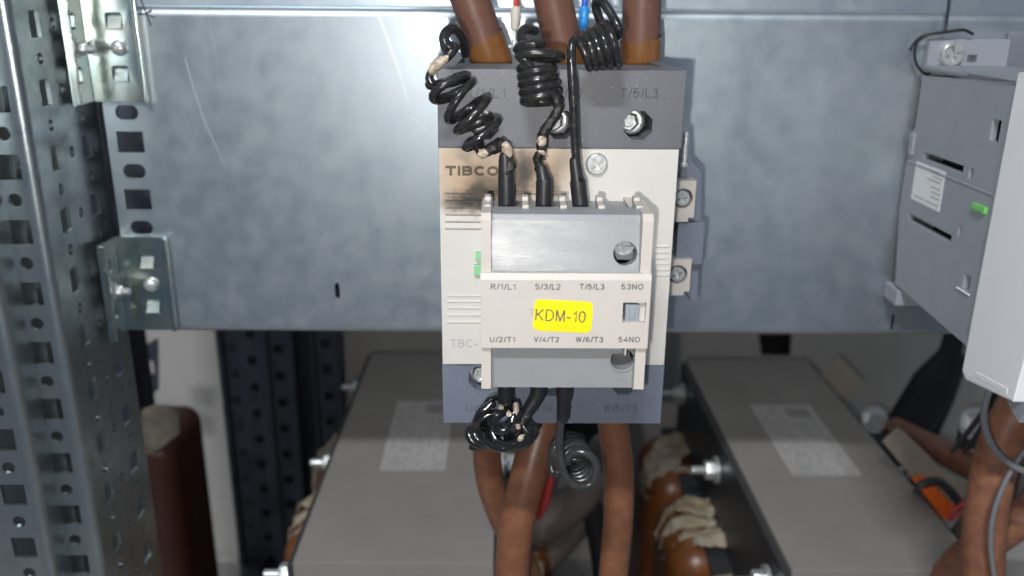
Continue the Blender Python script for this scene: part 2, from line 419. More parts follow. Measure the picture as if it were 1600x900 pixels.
def lettering(name, body, px, py, wpx, hpx, Y, m, parent, bold=0.15, thick=0.05, rot=0.0, gap=.17):
    c = P(px, py, Y); k = mmpp(px, py, Y)
    bm = text_bm(body, (c, (1, 0, 0), (0, 0, 1), (0, -1, 0)), wpx * k, hpx * k * 1.05, thick, bold, rot, gap)
    return obj(name, bm, m, parent, sharp=20)


def hexbolt(bm, o, axis, r, h, rot=0.3, washer=1.35):
    o, ax = V(o), V(axis).normalized(); hh = V((0, 0, 1)) if abs(ax.z) < .9 else V((1, 0, 0))
    u = ax.cross(hh).normalized(); v = ax.cross(u)
    if washer: lathe(bm, o, ax, [(0, r * washer), (h * .22, r * washer), (h * .26, r * washer * .93)])
    prev = None
    for d, k in ((h * .26, .9), (h * .30, 1), (h * .86, 1), (h, .84), (h, .58), (h * .86, .5)):
        cur = [bm.verts.new(o + ax * d + (u * cos(rot + pi / 3 * i) + v * sin(rot + pi / 3 * i)) * r * k) for i in range(6)]
        if prev:
            for i in range(6): bm.faces.new((prev[i], prev[(i + 1) % 6], cur[(i + 1) % 6], cur[i]))
        else: bm.faces.new(cur)
        prev = cur
    bm.faces.new(prev)
    return bm


def cross_screw(bm, c, r, h, rot=0.5, axis=-1):
    """Pan-head screw with a cross recess, head facing -Y (c = middle of the head's underside)."""
    c = V(c); a, w_ = r * .60, r * .15
    plus = [(-w_, -a), (w_, -a), (w_, -w_), (a, -w_), (a, w_), (w_, w_), (w_, a), (-w_, a), (-w_, w_), (-a, w_), (-a, -w_), (-w_, -w_)]
    plus = [(x * cos(rot) - y * sin(rot), x * sin(rot) + y * cos(rot)) for x, y in plus]
    sheet(bm, (c + V((0, -h, 0)), *XZ), ngon(0, 0, r * .82, 28), [plus], h * .85)
    lathe(bm, c, (0, -1, 0), [(0, r), (h * .3, r), (h * .62, r * .97), (h * .9, r * .9), (h * 1.0, r * .815), (h * .98, r * .8), (h * .05, r * .8)], 28)
    return bm


# ================================================================== THE CABINET
floor_bm = bmesh.new(); box(floor_bm, (-700, -100, -540), (900, 760, -530)); tag(obj('cabinet_floor', floor_bm, 'floor_paint'), kind='structure')
bm = bmesh.new()
h = [P(1185, 522, 735), P(1237, 522, 735), P(1235, 557, 735), P(1190, 556, 735)]
sheet(bm, front(735), [(-700, -530), (900, -530), (900, 420), (-700, 420)], [[(p.x, p.z) for p in h]], 3)
tag(obj('back_panel', bm, 'wall_paint'), 'pale grey painted rear wall of the cabinet with a dark square cut-out', 'wall')
bm = bmesh.new(); box(bm, (200, 745, -340), (330, 900, -200)); tag(obj('cutout_dark_box', bm, 'black_void'), 'black box added behind the square cut-out in the rear wall so that it reads dark', 'dark backing')  # black box added to stand for the darkness beyond the cut-out

# ---- mounting plate
YP = 370
ZT, ZB = -3.0, -145.2
bm = bmesh.new(); holes = []
xh = P(204, 222, YP).x
z0 = P(204, 222, YP).z
for k in range(-3, 7):
    z = z0 + 12.5 - 12.5 * k
    if z < ZB + 8 or z > ZT - 8: continue
    if k % 2: holes.append(rect(xh, z, 11.2, 9.0))
    else: holes.append(rrect(xh, z, 9.6, 6.2, 2.9))
t1 = P(527, 455, YP); holes.append(rrect(t1.x, t1.z, 2.2, 7.6, 1.0))
t1 = P(1394, 505, YP); holes.append(rrect(t1.x, t1.z, 1.0, 8, .4))
xl, xr = P(172, 250, YP).x, 330
sheet(bm, front(YP), [(xl, ZB + 3), (xr, ZB + 3), (xr, ZT - 4), (xl, ZT - 4)], holes, 2)


def bend(zc, r, a0, a1, yc, flange, flip):
    out, inn = [], []
    for i in range(9):
        a = a0 + (a1 - a0) * i / 8
        out.append((0, yc - r * cos(a), zc + r * sin(a))); inn.append((0, yc - (r - 2) * cos(a), zc + (r - 2) * sin(a)))
    s_ = 1 if a1 > 0 else -1
    out.append((0, yc + flange, zc + s_ * r)); inn.append((0, yc + flange, zc + s_ * (r - 2)))
    return out + inn[::-1]


sweep(bm, bend(ZB + 3, 3.0, 0, -pi / 2, YP + 3, 18, 0), (1, 0, 0), xl, xr)
sweep(bm, bend(ZT - 4, 4.0, 0, pi / 2, YP + 4, 18, 0), (1, 0, 0), xl, xr)
plate = obj('mounting_plate', bm, 'galvanized')
tag(plate, 'wide galvanised steel crossbar plate carrying the contactor, slotted at its left end', 'metal plate')


def stroke(name, pts, wpx, m, parent, Y=YP):
    """A thin mark on the plate."""
    b_ = bmesh.new(); q = [P(x, y, Y) for x, y in pts]; k = mmpp(*pts[0], Y)
    for i in range(len(q) - 1):
        d = (q[i + 1] - q[i]).normalized(); nn = V((-d.z, 0, d.x)) * wpx * k / 2
        vs = [q[i] + nn, q[i] - nn, q[i + 1] - nn, q[i + 1] + nn]
        lo = [b_.verts.new(v_ + V((0, -0.06 - i * .01, 0))) for v_ in vs]; b_.faces.new(lo)
    return obj(name, b_, m, parent)


bmk = bmesh.new()
for pts in ([(216, -10), (224, 10), (236, 40)], [(212, 24), (226, 22), (241, 27)], [(236, 16), (226, 22)]):
    tube(bmk, spline([P(x, y, YP - .0) for x, y in pts], 6), .28, 6)
obj('marker_cross', bmk, 'marker_ink', plate)
for pts, wd in (([(289, 90), (303, 140), (322, 195), (341, 235)], 2.4), ([(341, 235), (352, 262)], 1.6), ([(590, 20), (606, 62), (626, 118)], 5.0), ([(626, 118), (638, 160)], 3.0), ([(640, 180), (668, 206)], 1.2), ([(322, 0), (338, 90), (343, 140)], .8)):
    stroke('scratch', pts, wd, 'scratch_bright', plate)

bm = bmesh.new(); box(bm, (-165, 392, -20), (330, 430, 45), 2.0)
tag(obj('crossbar', bm, 'galvanized'), 'galvanised bar showing as a thin strip above the top edge of the mounting plate', 'bar')

bm = bmesh.new(); box(bm, (xl - 9, 385, ZB + 6), (xh + 14, 388, ZT - 6), .5)  # dark strip added behind the plate's slots to darken their insides
obj('slot_dark_backing', bm, 'rear_steel_shaded', plate)

# ---- frame post on the left
XS = -175.5
bm = bmesh.new()
ZTOP, ZBOT = 130, -530


def vsheet(Xface, y0, y1, hs, th=1.6):        # wall facing +X: u = Y, v = Z
    sheet(bm, ((Xface, 0, 0), (0, 1, 0), (0, 0, 1), (-1, 0, 0)), [(y0, ZBOT), (y1, ZBOT), (y1, ZTOP), (y0, ZTOP)], hs, th)


ya = PX(103, 343, XS).y; yb = PX(150, 319, XS).y; ymid = PX(127, 331, XS).y
za = PX(103, 343, XS).z
hs = []
for k in range(-9, 14):
    z = za - 25 * k
    if z < ZBOT + 20 or z > ZTOP - 20: continue
    hs += [rect(ya, z, 7.6, 9.6), rrect(ymid, z, 3.9, 4.6, 1.9), rect(yb, z, 8.4, 9.6), rrect(ya, z - 12.5, 3.9, 4.6, 1.9), rrect(yb, z - 12.5, 3.9, 4.6, 1.9)]
YR = 322.0
R1 = 3.6
vsheet(XS, YR + R1, 379, hs)


def vbend(cx, cy, r, a0, a1, th=1.6):         # vertical rounded bend between faces
    o_, i_ = [], []
    for i in range(9):
        a = a0 + (a1 - a0) * i / 8
        o_.append((cx + r * cos(a), cy + r * sin(a), 0)); i_.append((cx + (r - th) * cos(a), cy + (r - th) * sin(a), 0))
    sweep(bm, o_ + i_[::-1], (0, 0, 1), ZBOT, ZTOP)


vbend(XS - R1, YR + R1, R1, 0, -pi / 2)
xf1 = P(50, 700, YR).x
hs = []
xc = P(94, 724, YR).x; zc = P(94, 724, YR).z
for k in range(-15, 11):
    z = zc - 25 * k
    if z < ZBOT + 20 or z > ZTOP - 20: continue
    hs += [rect(xc, z, 9.6, 9.6), rrect(xc + .6, z - 12.5, 5.2, 5.2, 2.55)]
sheet(bm, front(YR), [(xf1, ZBOT), (XS - R1, ZBOT), (XS - R1, ZTOP), (xf1, ZTOP)], hs, 1.6)
Y2 = 308.0
xr2 = P(46, 700, Y2).x
vsheet(xr2, Y2 + R1, YR - .01, [])
bm2 = bmesh.new()
vbend(xr2 - R1, Y2 + R1, R1, 0, -pi / 2)
hs = []
xc2 = P(30, 815, Y2).x; zc2 = P(30, 815, Y2).z
for k in range(-18, 10):
    z = zc2 - 25 * k
    if z < ZBOT + 20 or z > ZTOP - 20: continue
    hs += [rrect(xc2, z, 5.2, 5.2, 2.55), rect(xc2, z - 12.5, 9.6, 9.6)]
sheet(bm, front(Y2), [(xr2 - 50, ZBOT), (xr2 - R1, ZBOT), (xr2 - R1, ZTOP), (xr2 - 50, ZTOP)], hs, 1.6)
bm2.free()
post = obj('frame_post', bm, 'post_steel'); tag(post, 'bright perforated steel upright at the left edge with square and round holes', 'frame post')
bm = bmesh.new()
box(bm, (xr2 - 49, YR + 5.5, ZBOT), (XS - 12, YR + 7, ZTOP)); box(bm, (XS - 12, YR + 5.5, ZBOT), (XS - 10.5, 377, ZTOP))
obj('inner_channel', bm, 'post_steel', post)

# ---- corner brackets
YB = YP - 2.2


def bracket():
    zt, zb = P(220, 370, YB).z, P(237, 516, YB).z
    xb = P(189, 440, YB).x; xe = P(268, 440, YB).x
    zc_ = (zt + zb) / 2
    root = thing('corner_bracket', (xb, YB, zb), 'zinc corner bracket level with the lower end of the plate, its whole leaf in view', 'bracket', 'brackets joining plate and post')
    b = bmesh.new(); wd = xe - xb
    hs_ = [rrect(xb + wd * .56, zc_ + 10.5, 6.6, 6.4, 1.2), rrect(xb + wd * .56, zc_ - 10.5, 6.6, 6.4, 1.2)]
    sheet(b, front(YB), [(xb, zb), (xe, zb), (xe, zt), (xb, zt)], hs_, 1.6, 0.35)
    box(b, (xe - 1.4, YB - 2.6, zb + .2), (xe + .4, YB + .5, zt - .2), .5)
    for s_ in (1, -1):
        box(b, (xb + wd * .56 - 3.4, YB - .5, zc_ + s_ * 10.5 - 3.6), (xb + wd * .56 + 3.4, YB + 1.4, zc_ + s_ * 10.5 - 2.6), .3)
        zq = zc_ + s_ * 10.5
        sweep(b, [(0, YB - .7, zq - 2.7), (0, YB + 1.9, zq + 2.9), (0, YB + 2.1, zq + 2.9), (0, YB - .1, zq - 2.7)], (1, 0, 0), xb + wd * .56 - 2.8, xb + wd * .56 + 2.8)
    obj('plate_leaf', b, 'bracket_zinc', root)
    b = bmesh.new()
    ye = PX(158, 460, XS + 2.5).y
    fr = ((xb, 0, 0), (0, 1, 0), (0, 0, 1), (-1, 0, 0))
    hs_ = [rrect(YB - 9.5, zc_ + 10.5, 5.5, 6.4, 1.2), rrect(YB - 9.5, zc_ - 10.5, 5.5, 6.4, 1.2), rrect(YB - 9.0, zc_, 7, 7, 3)]
    sheet(b, fr, [(ye, zb), (YB + .5, zb), (YB + .5, zt), (ye, zt)], hs_, 1.6, .35)
    box(b, (xb - .6, ye - .4, zb + .2), (xb + 2.0, ye + 1.2, zt - .2), .5)
    obj('post_leaf', b, 'bracket_zinc', root)
    b = bmesh.new(); cc = V((xb + wd * .60, YB, zc_)); lathe(b, cc, (0, -1, 0), [(0, 3.2), (1.0, 3.2), (2.0, 2.7), (2.6, 1.6), (2.7, 0)], 20); obj('screw', b, 'screw_zinc', root)
    b = bmesh.new(); hexbolt(b, V((xb, YB - 9, zc_)), (1, -.15, 0), 2.6, 4.6, .2, 1.4); lathe(b, V((xb + 4, YB - 9.6, zc_)), (1, -.15, 0), [(0, 1.5), (4, 1.5), (4.3, 1.2)], 14); obj('bolt', b, 'screw_zinc', root)
    return root, zt, zb


br, bzt, bzb = bracket()
z_up = P(205, 160, YB).z
br2 = dup(br, (-.6, 0, z_up - bzb))
tag(br2, 'zinc corner bracket at the top left, cut by the upper edge of the picture', 'bracket', 'brackets joining plate and post')

# ================================================================== CONTACTOR
YC = 266.0
CX0, CX1, CZT, CZB = -20.3, 54.8, -19.4, -137.4
zs1 = P(870, 232, YC).z; zs2 = P(860, 569, YC).z
cont = thing('contactor', (17, 320, CZB), 'dark grey and cream three-pole contactor scorched brown at its upper left, bolted to the plate', 'contactor')
bm = bmesh.new()
scr_top = [P(757, 195, YC), P(876, 195, YC), P(997, 196, YC)]
kk = mmpp(997, 196, YC)
sheet(bm, front(YC), [(CX0, zs1), (CX1, zs1), (CX1, CZT), (CX0, CZT)], [ngon(p.x, p.z, 24 * kk, 8, pi / 8) for p in scr_top], 14, .5)
for p in scr_top:                                        # raised rim round each opening
    sheet(bm, front(YC - .35), ngon(p.x, p.z, 27 * kk, 8, pi / 8), [ngon(p.x, p.z, 24.1 * kk, 8, pi / 8)], .6)
for s0, s1 in ((CX0 + .4, CX0 + 5), (2.5, 6), (29, 32.5), (CX1 - 5, CX1 - .4)): box(bm, (s0, YC + 13.9, zs1), (s1, 344, CZT - .3), .3)
box(bm, (CX0 + .4, YC + 13.8, zs1), (CX1 - .4, 300, CZT - .8), .3)
box(bm, (CX0 + .5, 299, zs1), (CX1 - .5, 366, -44), .3)
up_h = obj('upper_housing', bm, 'dark_plastic', cont)
bm = bmesh.new()
scr_bot = [P(752, 590, YC), P(861, 600, YC), P(975, 598, YC)]
sheet(bm, front(YC), [(CX0 - .1, CZB), (CX1 - .6, CZB), (CX1 - .6, zs2 - .1), (CX0 - .1, zs2 - .1)], [ngon(p.x, p.z, 4.6, 8, pi / 8) for p in scr_bot], 14, .5)
for p in scr_bot: sheet(bm, front(YC - .35), ngon(p.x, p.z, 5.2, 8, pi / 8), [ngon(p.x, p.z, 4.62, 8, pi / 8)], .6)
box(bm, (CX0 + .3, YC + 13.8, CZB + 1), (CX1 - 1, 296, zs2 - .1), .3)
lo_h = obj('lower_housing', bm, 'lower_plastic', cont)
bm = bmesh.new(); box(bm, (CX0 + 1, 281, zs2 - 8), (CX1 - 1.5, 368, zs1 + 2), .5); obj('frame_body', bm, 'dark_plastic', cont)
bm = bmesh.new()
sheet(bm, front(YC - .6), [(CX0 + .1, zs2), (CX1 - .9, zs2), (CX1 - .9, zs1), (CX0 + .1, zs1)], [], 20, .4)


def rib(px0, px1, py, Y, m_bm, h_=.45, w_=.5):
    a, b = P(px0, py, Y), P(px1, py, Y); c = (a + b) / 2
    box(m_bm, (a.x, Y - h_, c.z - w_ / 2), (b.x, Y + .3, c.z + w_ / 2), .12, 1)


YF = YC - .6
for y in (300, 311, 322, 333, 344, 355): rib(696, 884 if y < 305 else 758, y, YF, bm, .5, .75)
for y in (462, 471, 481, 492, 503): rib(699, 752, y, YF, bm, .4, .6)
for y in (385, 394, 403, 412, 421, 430): rib(1024, 1046, y, YF, bm, .4, .6)
sm = MATS['cream_plastic']
TAN = (0.36, 0.24, 0.14); SOOT = (0.022, 0.018, 0.015)
stain(sm, [(P(765, 258, YF), 34, 24, .75, (0.47, 0.35, 0.235)), (P(735, 287, YF), 17, 12, .75, TAN), (P(822, 270, YF), 20, 14, .7, TAN), (P(870, 250, YF), 12, 14, .45, TAN),
           (P(736, 314, YF), 13, 6.3, 1.0, SOOT), (P(750, 300, YF), 7.5, 7, .8, SOOT), (P(818, 270, YF), 6.5, 13, .95, SOOT), (P(860, 298, YF), 5, 7, .6, SOOT), (P(784, 300, YF), 5.5, 8, .7, SOOT), (P(704, 240, YF), 6, 10, .45, TAN)])
cov = obj('front_cover', bm, 'cream_plastic', cont)
for i, p in enumerate(scr_top):
    b = bmesh.new(); ax_ = V(((-.20, -1, .0), (-.25, -1, .02), (-.33, -1, .05))[i]).normalized(); q_ = V((p.x - .9, YC + 8.5, p.z + .3))
    lathe(b, q_, ax_, [(-2, 4.1), (0, 4.1), (.9, 4.1), (1.5, 3.6), (1.6, 3.2)], 30); hexbolt(b, q_ + ax_ * 1.2, ax_, 3.0, 4.2, .25 + .3 * i, 0)
    obj('terminal_bolt', b, 'screw_zinc', cont)
for p in scr_bot:
    b = bmesh.new(); hexbolt(b, V((p.x, YC + 7, p.z)), (0, -1, .1), 3.35, 6.2, .2, 1.28); obj('terminal_bolt', b, 'screw_zinc', cont)
cs = P(932, 256, YF); b = bmesh.new(); cross_screw(b, (cs.x, YF + .2, cs.z), 18 * mmpp(932, 256, YF), 1.5, .6); obj('cover_screw', b, 'screw_zinc', cont)
for tx, px, wd in (('R/1/L1', 758, 64), ('S/3/L2', 880, 62), ('T/5/L3', 999, 60)): lettering('moulded_text', tx, px, 145.5, wd, 15, YC, 'dark_relief_shade', cont, .15, .05)
for tx, px, wd in (('U/2/T1', 757, 58), ('V/4/T2', 865, 58), ('W/6/T3', 969, 53)): lettering('moulded_text', tx, px, 638, wd, 12, YC, 'lower_relief_shade', cont, .15, .05)
b = bmesh.new()
for y in (300, 311, 322, 333, 344, 355):
    a, c = P(696, y + 3.4, YF), P(884 if y < 305 else 758, y + 3.4, YF); zz_ = (a.z + c.z) / 2
    box(b, (a.x, YF - .06, zz_ - .075), (c.x, YF + .1, zz_ + .075))
obj('vent_lines', b, 'print_brown', cov)
lettering('brand_print', 'TIBCON', 747, 267, 102, 15, YF, 'print_brown', cont, .27, .05, 0, .07)
lettering('type_print', 'TBC-', 725, 536.5, 43, 13, YF, 'print_grey', cont, .15, .05)
b = bmesh.new()
box(b, P(743, 408, YF - 1.5), P(757, 392, YF + .4), .2); box(b, P(741, 431, YF - 1.5), P(757, 412, YF + .4), .2)
obj('indicator_flag', b, 'pale_green', cont)

# ---- auxiliary contact block on the contactor's right flank
aux = thing('auxiliary_contact_block', (60, 320, -105), 'narrow dark auxiliary contact block with two cream terminals on the right flank of the contactor', 'contact block')
YA = 304.0
pts = [(1040, 205), (1078, 203), (1080, 250), (1097, 268), (1096, 355), (1090, 470), (1078, 470), (1074, 460), (1030, 460)]
bm = bmesh.new(); sheet(bm, front(YA + 6), [(P(x, y, YA + 6).x, P(x, y, YA + 6).z) for x, y in pts][::-1], [], 40, .5)
box(bm, P(1060, 348, YA + 2), P(1090, 404, YA + 10), .4)
obj('block_housing', bm, 'lower_plastic', aux)
b = bmesh.new(); lathe(b, P(1069, 255, YA), (0, 0, 1), [(-1, 1.6), (0, 1.6), (.2, 1.0), (11, 1.0)], 12); obj('contact_pin', b, 'screw_zinc', aux)
for y0, y1, xs_ in ((282, 347, 1084), (405, 462, 1077)):
    b = bmesh.new(); a, c = P(1040, y0, YA), P(xs_, y1, YA)
    sc_ = P(1067 if y0 < 300 else 1059, (y0 + y1) / 2 - 4, YA)
    sheet(b, front(YA), [(a.x, c.z), (c.x - 2, c.z), (c.x - 2, c.z + 1.5), (c.x, c.z + 1.5), (c.x, a.z), (a.x, a.z)], [ngon(sc_.x, sc_.z, 3.6, 20)], 6, .3)
    te = obj('terminal', b, 'module_cream', aux)
    b = bmesh.new(); cross_screw(b, (sc_.x, YA + 3.2, sc_.z), 3.1, 2.6, .3); obj('screw', b, 'screw_zinc', te)

# ================================================================== PRE-CHARGE CONTACT MODULE
mod = thing('contact_module', (17, 245, -106), 'cream and grey contact module with a yellow sticker, clipped onto the front of the contactor', 'contact module')
MX0, MX1 = -6.1, 40.2
MZT, MZB, PZT, PZB = -54.1, -106.2, -70.2, -91.9
prof = [(225, MZT - 1.6), (226.4, MZT), (244, MZT), (246, MZT - 4), (266, MZT - 4), (266, MZB + 3), (230, MZB), (226.6, MZB), (225, MZB + 1)]
for x0, x1 in ((MX0, MX0 + 2.7), (MX1 - 2.9, MX1)):
    t_ = bmesh.new(); sweep(t_, [(0, y, z) for y, z in prof], (1, 0, 0), x0, x1)
    bmesh.ops.bevel(t_, geom=[e for e in t_.edges if e.calc_face_angle(0) > .5], offset=.25, segments=2, affect='EDGES'); obj('side_cheek', t_, 'module_cream', mod)
YG = 227.6
gx0, gx1 = MX0 + 2.7, MX1 - 2.9
hu = P(977, 394, YG); hl = P(972, 561, YG + .6)
bm = bmesh.new()
kr = mmpp(977, 394, YG)
TI = radians(13); hh_ = 14.0 / cos(TI)                  # the shroud leans back towards its top
fr_ = ((0, YG - 1.6, PZT - .4), (1, 0, 0), (0, sin(TI), cos(TI)), (0, cos(TI), -sin(TI)))
sheet(bm, fr_, [(gx0, 0), (gx1, 0), (gx1, hh_), (gx0, hh_)], [ngon(hu.x, (hu.z - PZT + .4) / cos(TI) - .3, 18.5 * kr, 28)], 7, .25)
yt_ = YG - 1.6 + hh_ * sin(TI)
sweep(bm, [(0, yt_ + .05, MZT - 2.6), (0, yt_ + .9, MZT - 1.2), (0, yt_ + 5, MZT - .4), (0, yt_ + 7.5, MZT - .6), (0, yt_ + 7.5, MZT - 2.6)], (1, 0, 0), gx0, gx1)
box(bm, (gx0, YG + 9.5, PZT), (gx1, 264, MZT - 5), .2)
obj('upper_shroud', bm, 'module_grey', mod)
bm = bmesh.new()
sheet(bm, front(YG + .6), [(gx0, MZB), (gx1, MZB), (gx1, PZB + .4), (gx0, PZB + .4)], [ngon(hl.x, hl.z, 19 * kr, 28)], 12, .5)
sheet(bm, front(YG + .1), ngon(hl.x, hl.z, 22.5 * kr, 28), [ngon(hl.x, hl.z, 19.05 * kr, 28)], .9, .2)
box(bm, (gx0, YG + 12.6, MZB + 1), (gx1, 264, PZB), .2)
obj('lower_shroud', bm, 'module_grey', mod)
for hh, tilt, nm in ((hu, .1, 'slotted_screw'), (hl, .0, 'clamp_screw')):
    b = bmesh.new()
    if nm == 'slotted_screw':
        r_ = 17 * kr
        for s_ in (1, -1):
            arc = [(hh.x + r_ * cos(a), hh.z + 1.1 + r_ * sin(a)) for a in [(.14 + (pi - .28) * i / 12) * s_ for i in range(13)]]
            sheet(b, front(YG + 3.4), arc, [], 2.2, .25)
        lathe(b, V((hh.x, YG + 7, hh.z + 1.1)), (0, -1, 0), [(0, r_), (1.8, r_)], 24)
        obj(nm, b, 'screw_zinc', mod)
    else:
        lathe(b, V((hh.x - 1.2, YG + 11, hh.z + 2.2)), (0.1, -1, .05), [(0, 2.6), (3, 2.6), (3.3, 2.2)], 20); box(b, (hh.x + 1.1, YG + 4, hh.z - .4), (hh.x + 1.6, YG + 11, hh.z + 4), .1)
        obj(nm, b, 'paper_white', mod)
# front panel with the slider window
YPN = 223.2
wn_ = [P(974, 473, YPN), P(1008, 504, YPN)]
bm = bmesh.new()
wo = [(wn_[0].x, wn_[1].z), (wn_[1].x, wn_[1].z), (wn_[1].x, wn_[0].z), (wn_[0].x, wn_[0].z)]
sheet(bm, front(YPN), [(MX0 - .1, PZB), (MX1 + .1, PZB), (MX1 + .1, PZT - 1.7), (MX0 - .1, PZT - 1.7)], [wo], 4.2, .12)
sweep(bm, [(0, YPN + .02, PZT - 1.7), (0, YPN + .7, PZT), (0, YPN + 4.2, PZT), (0, YPN + 4.2, PZT - 1.7)], (1, 0, 0), MX0 - .1, MX1 + .1)
pan = obj('front_panel', bm, 'module_cream', mod)
b = bmesh.new(); box(b, P(975, 474, YPN + 4), P(1008, 504, YPN + 4.4)); obj('window_back', b, 'print_grey', mod)
b = bmesh.new(); a, c = P(976, 505, YPN + .8), P(1000, 476, YPN + .8); box(b, (a.x, YPN + .8, a.z + .4), (c.x, YPN + 3.9, c.z), .25)
box(b, (a.x + 1.2, YPN + .4, a.z + 1.2), (c.x - 1.2, YPN + 1.4, c.z - .9), .25); obj('slider', b, 'slider_grey', mod)
b = bmesh.new(); a, c = P(1002, 494, YPN + 2), P(1005, 474, YPN + 2); box(b, (a.x, YPN + 2, a.z), (c.x, YPN + 3.8, c.z), .1); obj('slider_stop', b, 'paper_white', mod)
for tx, px, wd in (('R/1/L1', 786, 39), ('S/3/L2', 856, 40), ('T/5/L3', 925, 39), ('53NO', 988, 35)): lettering('terminal_marking', tx, px, 448, wd, 9.2, YPN, 'print_dark', pan, .16, .03)
for tx, px, wd in (('U/2/T1', 785, 39), ('V/4/T2', 854, 39.5), ('W/6/T3', 921, 43), ('54NO', 983, 34)): lettering('terminal_marking', tx, px, 530.5, wd, 9.0, YPN, 'print_dark', pan, .16, .03)
lettering('brand_letter', 'T', 831, 488, 11, 11, YPN, 'print_grey', pan, .25, .03)
c = P(879.5, 494, YPN); k = mmpp(880, 494, YPN)
bm = bmesh.new(); sheet(bm, front(YPN - .16), rrect(c.x, c.z, 92 * k, 49.5 * k * 1.05, 9 * k, 5, radians(-2.6)), [], .15)
st = obj('yellow_sticker', bm, 'sticker_yellow', mod)
lettering('sticker_text', 'KDM-10', 876, 493.5, 79, 18.5, YPN - .17, 'print_dark', st, .105, .03, radians(-2.6))
# comb of small prongs between the wire entries
bm = bmesh.new()
for px in (762, 821, 880, 939, 998):
    a = P(px, 320, 236)
    box(bm, (a.x - .95, 234, MZT - 2.2), (a.x + .95, 242, MZT + .5), .3)
    box(bm, (a.x - .95, 239.5, MZT - .5), (a.x + .95, 243, MZT + 1.6), .35)
obj('entry_comb', bm, 'module_cream', mod)

# ================================================================== POWER CABLES


def cable(name, label, pts, r, m, cat='cable', group=None, n=12, seg=22, **kw):
    b = bmesh.new(); tube(b, spline([p if isinstance(p, V) else P(*p) for p in pts], n), r, seg)
    return tag(obj(name, b, m, **kw), label, cat, group)


def ktop(px0, px1, label, hem0, hem1):
    Y = 318
    a = P(px0, 0, Y - 3); d = (P(px1, 100, Y) - a).normalized()
    pts = [a - d * 160, a - d * 60, a, P(px1, 100, Y), P(px1, 100, Y) + d * 22]
    root = thing('power_cable', pts[-1], label, 'cable', 'thick brown cables entering the top of the contactor')
    b = bmesh.new(); tube(b, spline(pts, 14), 6.75, 26); obj('jacket', b, 'brown_matte', root)
    p0 = a.lerp(P(px1, 100, Y), .63)
    b = bmesh.new(); tube(b, [p0 + (P(px1, 100, Y) + d * 20 - p0) * t / 10 for t in range(11)], lambda t: 7.25 + .12 * sin(t * 9), 26, cap=False)
    for v in b.verts:                                     # the cut edge of the sleeve is slightly slanted
        rel = (v.co - p0).dot(d)
        if rel < 1.2: v.co -= d * (1.0 * (v.co.x - p0.x) / 7 + hem0)
    obj('amber_sleeve', b, 'amber_sleeve', root)


ktop(735, 770, 'leftmost of the three thick brown cables above the contactor, leaning to the left', 1.0, 0)
ktop(864, 886, 'middle of the three thick brown cables above the contactor, behind the coiled wires', .4, 0)
ktop(1003, 1000, 'rightmost of the three thick brown cables above the contactor, standing straight', .8, 0)
GB = 'thick brown cables leaving the bottom of the contactor'
cable('power_cable', 'leftmost brown cable under the contactor, bending behind its neighbour', [(764, 585, 316), (762, 660, 316), (763, 735, 318), (781, 800, 324), (815, 870, 332), (850, 960, 340)], 5.9, 'brown_cable', 'cable', GB)
cable('power_cable', 'middle brown cable under the contactor, slanting down to the left', [(862, 575, 318), (848, 655, 314), (826, 740, 306), (807, 820, 300), (800, 900, 298), (800, 1000, 298)], [7.4, 7.3, 7.1, 7.0], 'brown_cable', 'cable', GB)
cable('power_cable', 'rightmost brown cable under the contactor, bowed to the right', [(950, 575, 318), (957, 655, 316), (966, 730, 312), (966, 810, 308), (958, 900, 304), (950, 1000, 300)], [6.3, 6.2, 6.1, 6.0], 'brown_cable', 'cable', GB)

# ================================================================== COILED RESISTANCE WIRES


def patches(root, path, spans, m='glass_braid', r=1.62, name='bare_braid'):
    for t0, t1 in spans:
        i0, i1 = int(t0 * (len(path) - 1)), int(t1 * (len(path) - 1))
        b = bmesh.new(); seg_ = [p + V((.1, -.45, .1)) for p in path[i0:i1 + 1]]
        tube(b, seg_, lambda t: r * (.35 + .65 * sin(pi * (.12 + .76 * t))), 12)
        for v in b.verts: v.co += noise.noise_vector(v.co * 1.6) * .22
        obj(name, b, m, root)


def rough_tube(path, r, amt, seg=14, sc=.9):
    b = bmesh.new(); tube(b, path, r, seg)
    for v in b.verts: v.co += noise.noise_vector(v.co * sc) * amt
    return b


RW = 1.5
GT = 'black coiled wires above the contact module'
# -- left, loosened and burnt
YW = 254.0
w1 = thing('coiled_wire', P(790, 320, 250), 'burnt black coiled wire at the left above the contact module, its loops pulled apart', 'wire', GT)
lead = spline([P(727, 84, 282), P(722, 60, 276), P(710, 45, 268), P(698, 50, 264), P(694, 62, 262), P(700, 80, 260), P(704, 72, 257)], 8)
lead2 = spline([P(713, 72, 258), P(700, 88, 257), P(680, 104, 257), P(671, 120, 257), P(676, 134, 256)], 8)
hx = coil([P(693, 122, YW + 2.5), P(708, 150, YW + .5), P(738, 182, YW - .5), P(757, 214, YW - 1)], lambda t: 5.9 - .5 * sin(6 * t), 4.0, 26, 2.2, .75, ref=(.35, -1, .35), wob=.14)
hx = [p + V((sin(i * .21) * .5, 0, cos(i * .17) * .6)) for i, p in enumerate(hx)]
